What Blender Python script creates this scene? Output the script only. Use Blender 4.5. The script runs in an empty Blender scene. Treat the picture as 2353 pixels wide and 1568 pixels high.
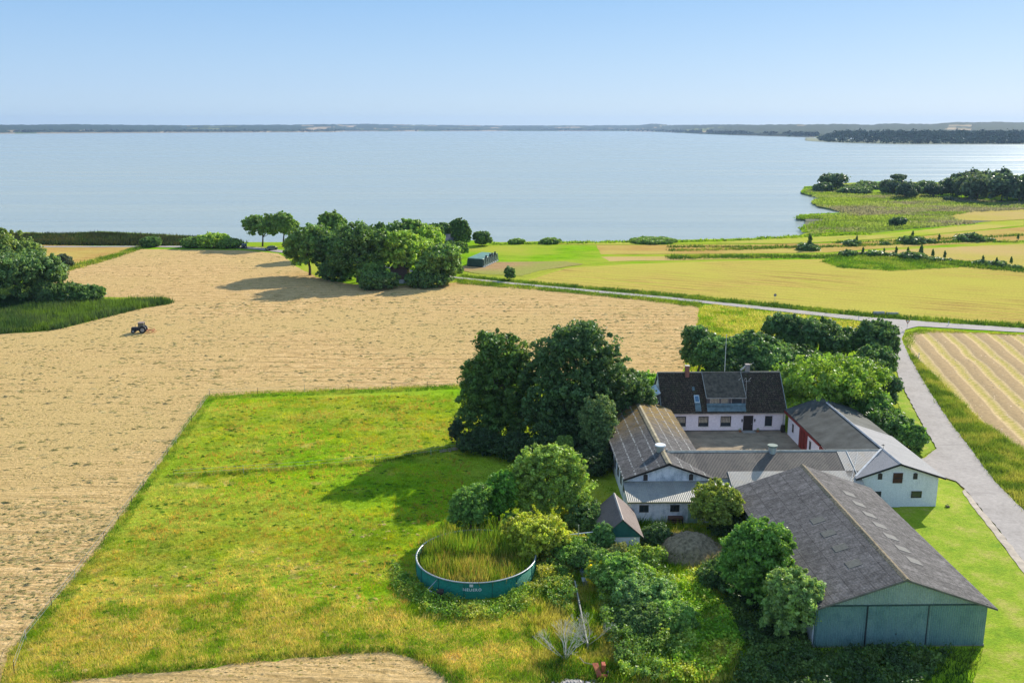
import bpy, math, random
import numpy as np
from mathutils import Vector, Matrix
from mathutils.geometry import tessellate_polygon
R = math.radians
scene = bpy.context.scene
COL = scene.collection

# ------------------------------------------------------------------ camera, sky, sun, exposure
FPX = 2150.0; CX, CY = 1176.0, 784.0
PITCH = math.atan(492 / FPX); YAW = math.atan(43 / FPX * math.cos(PITCH)); CAMH = 40.0
cam = bpy.data.cameras.new('camera'); camo = bpy.data.objects.new('camera', cam); COL.objects.link(camo)
camo.location = (0, 0, CAMH); camo.rotation_euler = (math.pi / 2 - PITCH, 0, -YAW)
cam.sensor_width = 36; cam.lens = FPX / 2352 * 36; cam.clip_end = 60000; cam.clip_start = 0.5
scene.camera = camo
SUN_AZ = R(39.5); SUN_EL = R(27.5)                     # azimuth clockwise from +Y
world = bpy.data.worlds.new('World'); scene.world = world; world.use_nodes = True
wn = world.node_tree; bg = wn.nodes['Background']
sky = wn.nodes.new('ShaderNodeTexSky'); sky.sky_type = 'NISHITA'; sky.sun_disc = False
sky.sun_elevation = SUN_EL; sky.sun_rotation = SUN_AZ
sky.altitude = 0; sky.air_density = 1.0; sky.dust_density = 0.4; sky.ozone_density = 3.0
# a clear summer sky: the sun-sky model mixed with a blue gradient, pale low down, raised overhead to lift shadows
geo = wn.nodes.new('ShaderNodeTexCoord'); sxyz = wn.nodes.new('ShaderNodeSeparateXYZ'); wn.links.new(geo.outputs['Generated'], sxyz.inputs[0])
rp = wn.nodes.new('ShaderNodeValToRGB'); wn.links.new(sxyz.outputs[2], rp.inputs[0]); EL = rp.color_ramp.elements
SKYC = [(0.0, (.38, .51, .62)), (.04, (.31, .45, .63)), (.13, (.195, .36, .60)), (.45, (.20, .33, .54)), (1.0, (.26, .38, .57))]
while len(EL) < len(SKYC): EL.new(.5)
for i_, (p_, c_) in enumerate(SKYC): EL[i_].position = p_; EL[i_].color = (*c_, 1)
sk = wn.nodes.new('ShaderNodeVectorMath'); sk.operation = 'SCALE'; sk.inputs['Scale'].default_value = .085; wn.links.new(sky.outputs[0], sk.inputs[0])
mxs = wn.nodes.new('ShaderNodeMix'); mxs.data_type = 'RGBA'; mxs.inputs[0].default_value = .82
wn.links.new(sk.outputs[0], mxs.inputs[6]); wn.links.new(rp.outputs[0], mxs.inputs[7]); wn.links.new(mxs.outputs[2], bg.inputs[0]); bg.inputs[1].default_value = 1.0
sl = bpy.data.lights.new('sun', 'SUN'); sl.energy = 4.8; sl.angle = R(0.5); sl.color = (1, .93, .8)
so = bpy.data.objects.new('sun', sl); COL.objects.link(so)
sd = Vector((math.sin(SUN_AZ) * math.cos(SUN_EL), math.cos(SUN_AZ) * math.cos(SUN_EL), math.sin(SUN_EL)))
so.rotation_euler = sd.to_track_quat('Z', 'Y').to_euler(); so.location = (60, 60, 80)
scene.view_settings.view_transform = 'Standard'; scene.view_settings.look = 'None'
scene.view_settings.exposure = 0.6; scene.view_settings.gamma = 1

# ------------------------------------------------------------------ surveying helpers: map measurements to metres on the ground
def ray(x, y):
    u = (x - CX) / FPX; v = (CY - y) / FPX
    d = (u, math.cos(PITCH) + v * math.sin(PITCH), -math.sin(PITCH) + v * math.cos(PITCH))
    c, s = math.cos(YAW), math.sin(YAW)
    return (d[0] * c + d[1] * s, -d[0] * s + d[1] * c, d[2])
def G(x, y, z=0.0):
    d = ray(x, y); t = (z - CAMH) / d[2]; return (d[0] * t, d[1] * t)
def GY(x, y, Y):
    d = ray(x, y); t = Y / d[1]; return (d[0] * t, CAMH + d[2] * t)

# ------------------------------------------------------------------ object helpers
def tag(o, label=None, cat=None, group=None, kind=None):
    if label: o['label'] = label
    if cat: o['category'] = cat
    if group: o['group'] = group
    if kind: o['kind'] = kind
    return o
def empty(name, loc, label, cat, group=None, rz=0.0):
    o = bpy.data.objects.new(name, None); COL.objects.link(o)
    o.location = loc; o.rotation_euler = (0, 0, rz); o.empty_display_size = .5
    return tag(o, label, cat, group)
def link(name, me, mats, parent=None):
    o = bpy.data.objects.new(name, me); COL.objects.link(o)
    for m in (mats if isinstance(mats, (list, tuple)) else [mats]):
        if m is not None: me.materials.append(m)
    if parent is not None:
        o.parent = parent; o.location = -Vector(parent_world(parent))
    return o
def parent_world(p):
    v = Vector(p.location)
    while p.parent is not None:
        p = p.parent; v += Vector(p.location)
    return v
def np_mesh(name, V, Fc, cols=None, smooth=False):
    """V (n,3); Fc (m,k) index array; cols per vertex (n,3)"""
    V = np.asarray(V, np.float32); Fc = np.asarray(Fc, np.int32); k = Fc.shape[1]; m = len(Fc)
    me = bpy.data.meshes.new(name); me.vertices.add(len(V)); me.vertices.foreach_set('co', V.ravel())
    me.loops.add(m * k); me.loops.foreach_set('vertex_index', Fc.ravel())
    me.polygons.add(m); me.polygons.foreach_set('loop_start', np.arange(0, m * k, k, dtype=np.int32))
    me.polygons.foreach_set('loop_total', np.full(m, k, np.int32))
    if smooth: me.polygons.foreach_set('use_smooth', np.ones(m, bool))
    if cols is not None:
        a = me.color_attributes.new('Col', 'FLOAT_COLOR', 'POINT')
        c4 = np.ones((len(V), 4), np.float32); c4[:, :3] = cols; a.data.foreach_set('color', c4.ravel())
    me.update(calc_edges=True); me.validate(); return me
class MB:
    def __init__(s): s.v = []; s.f = []
    def quad(s, *p):
        n = len(s.v); s.v += [tuple(q) for q in p]; s.f.append(tuple(range(n, n + len(p)))); return s
    def hexa(s, a, b):                        # a, b: lists of corner loops (same length) joined by side faces
        n = len(s.v); k = len(a); s.v += [tuple(q) for q in a] + [tuple(q) for q in b]
        s.f.append(tuple(reversed(range(n, n + k)))); s.f.append(tuple(range(n + k, n + 2 * k)))
        for i in range(k):
            j = (i + 1) % k; s.f.append((n + i, n + j, n + k + j, n + k + i))
        return s
    def box(s, x0, x1, y0, y1, z0, z1):
        return s.hexa([(x0, y0, z0), (x1, y0, z0), (x1, y1, z0), (x0, y1, z0)], [(x0, y0, z1), (x1, y0, z1), (x1, y1, z1), (x0, y1, z1)])
    def prism_y(s, prof, y0, y1):             # profile of (x, z) swept along Y
        return s.hexa([(x, y0, z) for x, z in prof], [(x, y1, z) for x, z in prof])
    def prism_x(s, prof, x0, x1):             # profile of (y, z) swept along X
        return s.hexa([(x0, y, z) for y, z in prof], [(x1, y, z) for y, z in prof])
    def tube(s, p, q, r0, r1=None, n=8):
        r1 = r0 if r1 is None else r1; p = Vector(p); q = Vector(q); d = (q - p).normalized()
        u = d.orthogonal().normalized(); w = d.cross(u)
        c = [(math.cos(2 * math.pi * i / n), math.sin(2 * math.pi * i / n)) for i in range(n)]
        return s.hexa([p + (u * a + w * b) * r0 for a, b in c], [q + (u * a + w * b) * r1 for a, b in c])
    def build(s, name, m, parent=None, bevel=0.0, smooth=False):
        me = bpy.data.meshes.new(name); me.from_pydata([tuple(v) for v in s.v], [], s.f); me.update()
        if smooth:
            for p in me.polygons: p.use_smooth = True
        import bmesh
        bm = bmesh.new(); bm.from_mesh(me); bmesh.ops.recalc_face_normals(bm, faces=bm.faces)
        if bevel: bmesh.ops.bevel(bm, geom=list(bm.edges), offset=bevel, segments=1, affect='EDGES', profile=.5)
        bm.to_mesh(me); bm.free()
        return link(name, me, m, parent)

# ------------------------------------------------------------------ numpy noise
def vnoise(X, Y, seed=0):
    rs = np.random.RandomState(seed); g = rs.rand(64, 64)
    xi = np.floor(X).astype(int); yi = np.floor(Y).astype(int); fx = X - xi; fy = Y - yi
    fx = fx * fx * (3 - 2 * fx); fy = fy * fy * (3 - 2 * fy)
    a = g[xi % 64, yi % 64]; b = g[(xi + 1) % 64, yi % 64]; c = g[xi % 64, (yi + 1) % 64]; d = g[(xi + 1) % 64, (yi + 1) % 64]
    return (a * (1 - fx) + b * fx) * (1 - fy) + (c * (1 - fx) + d * fx) * fy
def fbm(X, Y, seed=0, oct=4):
    t = 0; a = .5; n = 0
    for i in range(oct):
        t = t + a * vnoise(X * 2 ** i + 17.3 * i, Y * 2 ** i + 5.1 * i, seed + i); n += a; a *= .5
    return t / n
def sstep(a, b, x):
    t = np.clip((x - a) / (b - a), 0, 1); return t * t * (3 - 2 * t)
def inside(P, poly):
    x, y = P[:, 0], P[:, 1]; r = np.zeros(len(P), bool); n = len(poly); j = n - 1
    for i in range(n):
        xi, yi = poly[i]; xj, yj = poly[j]
        if yi != yj:
            r ^= ((yi > y) != (yj > y)) & (x < (xj - xi) * (y - yi) / (yj - yi) + xi)
        j = i
    return r

# ------------------------------------------------------------------ materials
def new_mat(name):
    m = bpy.data.materials.new(name); m.use_nodes = True; nt = m.node_tree; b = nt.nodes['Principled BSDF']; return m, nt, b
def N(nt, t, **kw):
    n = nt.nodes.new(t)
    for k, v in kw.items():
        if k in n.inputs.keys() if not isinstance(k, int) else False: n.inputs[k].default_value = v
        else: setattr(n, k, v)
    return n
def coords(nt, scale=(1, 1, 1), rot=(0, 0, 0), kind='Object'):
    tc = nt.nodes.new('ShaderNodeTexCoord'); mp = nt.nodes.new('ShaderNodeMapping')
    mp.inputs['Scale'].default_value = scale; mp.inputs['Rotation'].default_value = rot
    nt.links.new(tc.outputs[kind], mp.inputs[0])
    if rot[2] and scale != (1, 1, 1):
        mp.inputs['Scale'].default_value = (1, 1, 1); m2 = nt.nodes.new('ShaderNodeMapping'); m2.inputs['Scale'].default_value = scale
        nt.links.new(mp.outputs[0], m2.inputs[0]); return m2.outputs[0]
    return mp.outputs[0]
def noise(nt, vec, sc, det=4, rough=.6, dist=0):
    n = nt.nodes.new('ShaderNodeTexNoise'); n.inputs['Scale'].default_value = sc; n.inputs['Detail'].default_value = det
    n.inputs['Roughness'].default_value = rough; n.inputs['Distortion'].default_value = dist
    nt.links.new(vec, n.inputs['Vector']); return n.outputs[0]
def ramp(nt, fac, stops):
    r = nt.nodes.new('ShaderNodeValToRGB'); e = r.color_ramp.elements
    while len(e) < len(stops): e.new(.5)
    for i, (p, c) in enumerate(stops):
        e[i].position = p; e[i].color = (*c, 1) if len(c) == 3 else c
    nt.links.new(fac, r.inputs[0]); return r.outputs[0]
def mix(nt, a, b, fac, mode='MIX'):
    m = nt.nodes.new('ShaderNodeMix'); m.data_type = 'RGBA'; m.blend_type = mode
    for s, v in ((0, fac), (6, a), (7, b)):
        if isinstance(v, (int, float)): m.inputs[s].default_value = v
        elif isinstance(v, tuple): m.inputs[s].default_value = (*v, 1)
        else: nt.links.new(v, m.inputs[s])
    return m.outputs[2]
def bump(nt, b, h, strength=.5, dist=.05):
    n = nt.nodes.new('ShaderNodeBump'); n.inputs['Strength'].default_value = strength; n.inputs['Distance'].default_value = dist
    nt.links.new(h, n.inputs['Height']); nt.links.new(n.outputs[0], b.inputs['Normal']); return n
def G3(v): return (v, v, v)
def simple(name, col, rough=.7, metal=0, var=.25, sc=1.5, spec=.3, bmp=0.0):
    m, nt, b = new_mat(name); v = coords(nt); f = noise(nt, v, sc, 5)
    c = ramp(nt, f, [(.3, tuple(x * (1 - var) for x in col)), (.7, tuple(min(1, x * (1 + var)) for x in col))])
    nt.links.new(c, b.inputs['Base Color']); b.inputs['Roughness'].default_value = rough
    b.inputs['Metallic'].default_value = metal; b.inputs['Specular IOR Level'].default_value = spec
    if bmp: bump(nt, b, noise(nt, v, sc * 8, 4), .6, bmp)
    return m
def field_mat(name, cols, sx, sy, rz=0.0, bstr=.6, bd=.15, big=.012, streak=(.35, .75), rows=None):
    """mown / cut field: streaky noise with swath direction"""
    m, nt, b = new_mat(name); v = coords(nt, (sx, sy, 1), (0, 0, rz)); w = coords(nt)
    f = noise(nt, v, 1, 7, .68, .3); g = noise(nt, w, big, 3, .5); h = noise(nt, w, 2.2, 5, .7)
    c = ramp(nt, f, [(streak[0], cols[0]), (.5, cols[1]), (streak[1], cols[2])])
    if rows:
        sp_ = nt.nodes.new('ShaderNodeSeparateXYZ'); nt.links.new(coords(nt, (1, 1, 1), (0, 0, rz)), sp_.inputs[0]); dn = noise(nt, coords(nt), .025, 3)
        q_ = nt.nodes.new('ShaderNodeMath'); q_.operation = 'MULTIPLY_ADD'; q_.inputs[1].default_value = rows * 2.2; nt.links.new(dn, q_.inputs[0]); nt.links.new(sp_.outputs[1], q_.inputs[2])
        q2 = nt.nodes.new('ShaderNodeMath'); q2.operation = 'MULTIPLY'; q2.inputs[1].default_value = 6.283 / rows; nt.links.new(q_.outputs[0], q2.inputs[0])
        q3 = nt.nodes.new('ShaderNodeMath'); q3.operation = 'SINE'; nt.links.new(q2.outputs[0], q3.inputs[0])
        c = mix(nt, c, ramp(nt, q3.outputs[0], [(.0, G3(1.06)), (.6, G3(1.0)), (1.0, G3(.58))]), ramp(nt, noise(nt, coords(nt, (.05, .3, 1)), 1, 4), [(.4, G3(.1)), (.6, G3(.9))]), 'MULTIPLY')
    c2 = mix(nt, c, cols[3], ramp(nt, g, [(.42, G3(0)), (.62, G3(1))]))
    c3 = mix(nt, c2, ramp(nt, h, [(.3, G3(.62)), (.7, G3(1.3))]), .8, 'MULTIPLY')
    nt.links.new(c3, b.inputs['Base Color']); b.inputs['Roughness'].default_value = .95
    b.inputs['Specular IOR Level'].default_value = 0
    ad = nt.nodes.new('ShaderNodeMath'); ad.operation = 'ADD'; nt.links.new(f, ad.inputs[0]); nt.links.new(h, ad.inputs[1])
    bump(nt, b, ad.outputs[0], bstr, bd); return m
def attr_mat(name, rough=.9, translucent=0.0, spec=.15, nz=0.0):
    m, nt, b = new_mat(name); a = nt.nodes.new('ShaderNodeAttribute'); a.attribute_name = 'Col'
    c = a.outputs['Color']
    if nz:
        v = coords(nt); h = noise(nt, v, nz, 6, .75); c = mix(nt, c, ramp(nt, h, [(.3, G3(.5)), (.7, G3(1.45))]), 1.0, 'MULTIPLY')
        bump(nt, b, h, .8, .2)
    nt.links.new(c, b.inputs['Base Color']); b.inputs['Roughness'].default_value = rough
    b.inputs['Specular IOR Level'].default_value = spec
    if translucent:
        t = nt.nodes.new('ShaderNodeBsdfTranslucent'); mx = nt.nodes.new('ShaderNodeMixShader'); out = nt.nodes['Material Output']
        yl = mix(nt, c, (1.2, 1.2, .62), 1.0, 'MULTIPLY'); nt.links.new(yl, t.inputs[0])
        mx.inputs[0].default_value = translucent
        nt.links.new(b.outputs[0], mx.inputs[1]); nt.links.new(t.outputs[0], mx.inputs[2]); nt.links.new(mx.outputs[0], out.inputs[0])
    return m
def paint_wall(name, col, dirt=(.3, .35, .42), amt=.5, brick=True, lo=.55):
    m, nt, b = new_mat(name); v = coords(nt); f = noise(nt, coords(nt, (1, 1, .5)), .9, 6, .7)
    c = mix(nt, col, dirt, ramp(nt, f, [(lo, G3(0)), (lo + .2, G3(amt))]))
    h = noise(nt, v, 6, 4); c = mix(nt, c, ramp(nt, h, [(.3, G3(.86)), (.7, G3(1.05))]), 1.0, 'MULTIPLY')
    nt.links.new(c, b.inputs['Base Color']); b.inputs['Roughness'].default_value = .8; bump(nt, b, h, .35, .03); return m
def metal_sheet(name, cols, axis='X', pitch=.18, rough=.5, metal=.3, panel=1.1, lich=None, bstr=.6):
    """corrugated sheet: ribs spaced along `axis`, sheets laid side by side"""
    m, nt, b = new_mat(name); tc = nt.nodes.new('ShaderNodeTexCoord'); sp = nt.nodes.new('ShaderNodeSeparateXYZ')
    nt.links.new(tc.outputs['Object'], sp.inputs[0]); a = sp.outputs[axis]
    s = nt.nodes.new('ShaderNodeMath'); s.operation = 'MULTIPLY'; s.inputs[1].default_value = 2 * math.pi / pitch; nt.links.new(a, s.inputs[0])
    sn = nt.nodes.new('ShaderNodeMath'); sn.operation = 'SINE'; nt.links.new(s.outputs[0], sn.inputs[0])
    q = nt.nodes.new('ShaderNodeMath'); q.operation = 'DIVIDE'; q.inputs[1].default_value = panel; nt.links.new(a, q.inputs[0])
    fl = nt.nodes.new('ShaderNodeMath'); fl.operation = 'FLOOR'; nt.links.new(q.outputs[0], fl.inputs[0])
    wn_ = nt.nodes.new('ShaderNodeTexWhiteNoise'); wn_.noise_dimensions = '1D'; nt.links.new(fl.outputs[0], wn_.inputs['W'])
    c = mix(nt, cols[0], cols[1], wn_.outputs[0])
    f = noise(nt, tc.outputs['Object'], .8, 6, .7); c = mix(nt, c, cols[2], ramp(nt, f, [(.48, G3(0)), (.7, G3(.7))]))
    h = noise(nt, tc.outputs['Object'], 9, 4, .7); c = mix(nt, c, ramp(nt, h, [(.3, G3(.75)), (.7, G3(1.2))]), 1.0, 'MULTIPLY')
    if lich: c = lich(nt, tc, c)
    nt.links.new(c, b.inputs['Base Color']); b.inputs['Roughness'].default_value = rough; b.inputs['Metallic'].default_value = metal
    bump(nt, b, sn.outputs[0], bstr, .03); return m
def sheet_roof(name, base, run, across, w=1.1, l=1.7, lichen=None, moss=None, rough=.9, spec=.12):
    """fibre-cement sheets laid in courses: `run` = axis of ridge, `across` = slope axis"""
    m, nt, b = new_mat(name); tc = nt.nodes.new('ShaderNodeTexCoord'); sp = nt.nodes.new('ShaderNodeSeparateXYZ')
    nt.links.new(tc.outputs['Object'], sp.inputs[0]); cb = nt.nodes.new('ShaderNodeCombineXYZ')
    nt.links.new(sp.outputs[run], cb.inputs[0]); nt.links.new(sp.outputs[across], cb.inputs[1])
    br = nt.nodes.new('ShaderNodeTexBrick'); br.offset = 0; br.inputs['Scale'].default_value = 1
    br.inputs['Brick Width'].default_value = w; br.inputs['Row Height'].default_value = l; br.inputs['Mortar Size'].default_value = .025
    br.inputs['Color1'].default_value = (*[x * .88 for x in base], 1); br.inputs['Color2'].default_value = (*[x * 1.12 for x in base], 1)
    br.inputs['Mortar'].default_value = (*[x * .5 for x in base], 1)
    nt.links.new(cb.outputs[0], br.inputs[0]); c = br.outputs[0]
    f = noise(nt, tc.outputs['Object'], 1.3, 8, .8); c = mix(nt, c, ramp(nt, f, [(.3, G3(.45)), (.5, G3(.95)), (.7, G3(1.6))]), 1.0, 'MULTIPLY')
    g = noise(nt, tc.outputs['Object'], 5, 6, .85)
    c = mix(nt, c, ramp(nt, g, [(.36, G3(.5)), (.62, G3(1.5))]), .9, 'MULTIPLY')
    c = mix(nt, c, (.42, .40, .36), ramp(nt, noise(nt, tc.outputs['Object'], 2.6, 8, .85), [(.62, G3(0)), (.70, G3(.6))]))
    if moss:
        col, ax, lo, hi, amt = moss; mr = nt.nodes.new('ShaderNodeMapRange'); mr.inputs[1].default_value = lo; mr.inputs[2].default_value = hi
        nt.links.new(sp.outputs[ax], mr.inputs[0]); k = noise(nt, tc.outputs['Object'], 1.6, 6, .75)
        ml = nt.nodes.new('ShaderNodeMath'); ml.operation = 'MULTIPLY'; nt.links.new(mr.outputs[0], ml.inputs[0]); nt.links.new(ramp(nt, k, [(.38, G3(0)), (.55, G3(amt))]), ml.inputs[1])
        c = mix(nt, c, col, ml.outputs[0])
    if lichen:
        # pale lichen beads along the course laps
        md = nt.nodes.new('ShaderNodeMath'); md.operation = 'PINGPONG'; md.inputs[1].default_value = l / 2; nt.links.new(sp.outputs[across], md.inputs[0])
        st = nt.nodes.new('ShaderNodeMath'); st.operation = 'LESS_THAN'; st.inputs[1].default_value = .07; nt.links.new(md.outputs[0], st.inputs[0])
        k = noise(nt, tc.outputs['Object'], 3.0, 4, .7); ml = nt.nodes.new('ShaderNodeMath'); ml.operation = 'MULTIPLY'
        nt.links.new(st.outputs[0], ml.inputs[0]); nt.links.new(ramp(nt, k, [(.45, G3(0)), (.55, G3(.8))]), ml.inputs[1])
        c = mix(nt, c, lichen, ml.outputs[0])
    nt.links.new(c, b.inputs['Base Color']); b.inputs['Roughness'].default_value = rough; b.inputs['Specular IOR Level'].default_value = spec
    s = nt.nodes.new('ShaderNodeMath'); s.operation = 'MULTIPLY'; s.inputs[1].default_value = 2 * math.pi / .177; nt.links.new(sp.outputs[run], s.inputs[0])
    sn = nt.nodes.new('ShaderNodeMath'); sn.operation = 'SINE'; nt.links.new(s.outputs[0], sn.inputs[0]); bump(nt, b, sn.outputs[0], .5, .03)
    return m

M = {}
M['leaf'] = attr_mat('foliage', .5, .38, .3)
M['grass'] = attr_mat('grass_blades', .9, .45, 0)
M['ground'] = attr_mat('grass_ground', .95, 0, .05, 1.4)
M['far_leaf'] = attr_mat('far_foliage', 1, 0, 0)
M['bark'] = simple('bark', (.11, .085, .06), .9, 0, .4, 3, .1, .05)
M['deadwood'] = simple('dead_wood', (.60, .55, .47), .85, 0, .3, 4)
M['straw'] = field_mat('straw', ((.33, .21, .08), (.62, .41, .175), (.74, .51, .25), (.57, .40, .165)), .35, 2.6, R(3), 1.0, .16, .02, (.36, .62), rows=3.2)
M['ochre'] = field_mat('ochre_grass', ((.38, .22, .07), (.48, .31, .09), (.54, .39, .13), (.50, .40, .10)), .1, .4, .3, .3, .1, .03)
ra_, rb_ = G(1538, 683), G(2351, 754); RANG = math.atan2(rb_[1] - ra_[1], rb_[0] - ra_[0])
M['yellow'] = field_mat('yellow_stubble', ((.32, .22, .06), (.53, .38, .10), (.42, .42, .06), (.48, .42, .08)), .03, .9, -RANG, .5, .12, .02, (.38, .60), rows=3.5)
M['yellowgreen'] = field_mat('yellow_green_field', ((.38, .29, .09), (.50, .40, .10), (.42, .41, .07), (.54, .38, .15)), .03, .8, -RANG, .3, .1, .02)
M['limefield'] = field_mat('lime_field', ((.26, .34, .03), (.38, .44, .04), (.32, .40, .03), (.5, .42, .1)), .05, .3, 0, .3, .1, .02)
M['pasture'] = field_mat('pasture', ((.13, .27, .01), (.22, .40, .012), (.29, .45, .016), (.38, .40, .05)), .12, .35, 0, .6, .2, .03)
M['soil'] = field_mat('bare_soil', ((.3, .19, .1), (.42, .27, .13), (.45, .32, .15), (.32, .32, .08)), .06, .3, R(-8), .4, .1, .03)
M['marsh'] = field_mat('marsh', ((.12, .15, .06), (.22, .21, .15), (.27, .25, .20), (.22, .30, .05)), .03, .1, 0, .8, .6, .02)
def asphalt_mat():
    m, nt, b = new_mat('worn_asphalt'); v = coords(nt); f = noise(nt, v, .3, 8, .75); g = noise(nt, v, 2.5, 6, .8)
    c = ramp(nt, f, [(.3, (.33, .29, .26)), (.5, (.40, .355, .32)), (.7, (.45, .40, .36))]); c = mix(nt, c, ramp(nt, g, [(.35, G3(.82)), (.65, G3(1.1))]), 1.0, 'MULTIPLY')
    k_ = noise(nt, coords(nt, (.25, 1, 1)), .5, 5, .7); c = mix(nt, c, (.30, .265, .24), ramp(nt, k_, [(.58, G3(0)), (.64, G3(.6))]))
    nt.links.new(c, b.inputs['Base Color']); b.inputs['Roughness'].default_value = .9; b.inputs['Specular IOR Level'].default_value = .15; bump(nt, b, g, .4, .01); return m
M['asphalt'] = asphalt_mat()
M['gravel'] = simple('gravel', (.30, .235, .16), .95, 0, .3, .6, .1, .04)
M['verge_gravel'] = simple('verge_gravel', (.5, .42, .33), .95, 0, .25, 1, .1, .03)
M['white_wall'] = paint_wall('white_wall', (.90, .85, .88), (.33, .36, .42), .35)
M['stained_wall'] = paint_wall('stained_wall', (.89, .85, .88), (.25, .3, .36), .75, lo=.5)
M['pink_wall'] = paint_wall('pinkish_wall', (.90, .82, .86), (.55, .5, .5), .2)
M['red_paint'] = simple('red_paint', (.22, .03, .022), .6)
M['brown_door'] = simple('brown_boards', (.10, .04, .022), .7)
M['dark_wood'] = simple('dark_wood', (.035, .028, .024), .7)
M['dark_frame'] = simple('dark_frame', (.06, .045, .04), .6)
M['green_paint'] = simple('green_paint', (.03, .13, .11), .6, 0, .2)
M['pale_green'] = simple('pale_green_paint', (.33, .42, .33), .6)
M['white_trim'] = simple('white_trim', (.7, .68, .64), .6)
M['brick'] = simple('red_brick', (.30, .12, .09), .85, 0, .3, 12)
M['grey_render'] = simple('grey_render', (.35, .3, .27), .85)
M['rubber'] = simple('rubber', (.02, .02, .02), .8)
M['dark_metal'] = simple('dark_metal', (.05, .05, .055), .5, .3)
M['galv'] = simple('galvanised_metal', (.45, .47, .48), .45, .6, .15)
M['lead'] = simple('lead_sheet', (.13, .19, .20), .5, .2, .3, 2)
M['curtain'] = simple('curtain', (.45, .38, .28), .8, 0, .25, 6)
M['concrete'] = simple('concrete', (.36, .34, .3), .9, 0, .25, 2, .2, .03)
M['rust'] = simple('rusty_red_paint', (.42, .10, .05), .7, 0, .35, 3)
M['white_plastic'] = simple('white_plastic', (.78, .78, .76), .4, 0, .05)
def glass(name, col=(.03, .04, .05), rough=.08):
    m, nt, b = new_mat(name); b.inputs['Base Color'].default_value = (*col, 1); b.inputs['Roughness'].default_value = rough
    b.inputs['Specular IOR Level'].default_value = .8; bump(nt, b, noise(nt, coords(nt), 1.5, 2), .05, .05); return m
M['glass'] = glass('window_glass'); M['blue_glass'] = glass('roof_glass', (.06, .16, .25))
def tile_mat():
    m, nt, b = new_mat('dark_roof_tiles'); tc = nt.nodes.new('ShaderNodeTexCoord'); sp = nt.nodes.new('ShaderNodeSeparateXYZ'); nt.links.new(tc.outputs['Object'], sp.inputs[0])
    cb = nt.nodes.new('ShaderNodeCombineXYZ'); nt.links.new(sp.outputs['X'], cb.inputs[0]); nt.links.new(sp.outputs['Z'], cb.inputs[1])
    br = nt.nodes.new('ShaderNodeTexBrick'); br.inputs['Scale'].default_value = 1; br.inputs['Brick Width'].default_value = .24; br.inputs['Row Height'].default_value = .23
    br.inputs['Mortar Size'].default_value = .03; br.inputs['Color1'].default_value = (.045, .03, .018, 1); br.inputs['Color2'].default_value = (.08, .052, .03, 1); br.inputs['Mortar'].default_value = (.008, .008, .008, 1)
    nt.links.new(cb.outputs[0], br.inputs[0]); v = tc.outputs['Object']
    f = noise(nt, v, 1.2, 6, .75); c = mix(nt, br.outputs[0], (.045, .055, .018), ramp(nt, f, [(.5, G3(0)), (.7, G3(.7))]))
    g = noise(nt, v, 4, 6, .85); c = mix(nt, c, (.16, .13, .09), ramp(nt, g, [(.52, G3(0)), (.64, G3(.9))]))
    nt.links.new(c, b.inputs['Base Color']); b.inputs['Roughness'].default_value = .85
    bump(nt, b, br.outputs['Fac'], -.8, .04); b.inputs['Specular IOR Level'].default_value = .25; return m
M['tiles'] = tile_mat()
M['hall_roof'] = sheet_roof('hall_roof', (.132, .122, .117), 'Y', 'X', 1.1, 1.55, rough=.9, spec=.12)
M['west_roof'] = sheet_roof('west_roof', (.115, .108, .105), 'Y', 'X', 1.1, 1.25, lichen=(.42, .42, .40), moss=((.27, .17, .025), 'Y', 104, 114, .85))
M['middle_roof'] = metal_sheet('middle_roof', ((.12, .10, .085), (.20, .165, .13), (.07, .065, .06)), 'X', .16, .85, 0, 1.1, bstr=.9)
M['pale_sheets'] = metal_sheet('pale_sheets', ((.52, .45, .37), (.44, .38, .32), (.5, .38, .25)), 'X', .16, .7, 0, 1.1, bstr=.4)
M['felt'] = simple('roof_felt', (.075, .078, .07), .85, 0, .45, .6, .2)
M['east_metal'] = metal_sheet('east_metal', ((.25, .245, .245), (.28, .27, .275), (.20, .20, .21)), 'Y', .25, .85, 0, 1.0, bstr=.4)
M['leanto_sheet'] = metal_sheet('leanto_sheet', ((.30, .28, .24), (.34, .32, .27), (.19, .21, .22)), 'X', .2, .65, .0, 1.0)
M['shed_sheet'] = metal_sheet('shed_sheet', ((.17, .125, .11), (.21, .16, .14), (.11, .08, .07)), 'Y', .16, .8, 0, 1.0)
M['hall_gable'] = metal_sheet('hall_gable_sheet', ((.17, .30, .28), (.24, .37, .34), (.09, .19, .20)), 'X', .18, .6, .1, .9, bstr=.8)
M['hall_gable_top'] = metal_sheet('hall_gable_top_sheet', ((.34, .42, .38), (.40, .47, .43), (.20, .30, .29)), 'X', .18, .6, .1, .9, bstr=.8)
M['tank'] = metal_sheet('tank_steel', ((.012, .25, .165), (.012, .28, .18), (.012, .16, .12)), 'Z', .12, .75, 0, 5, bstr=.8)

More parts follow.
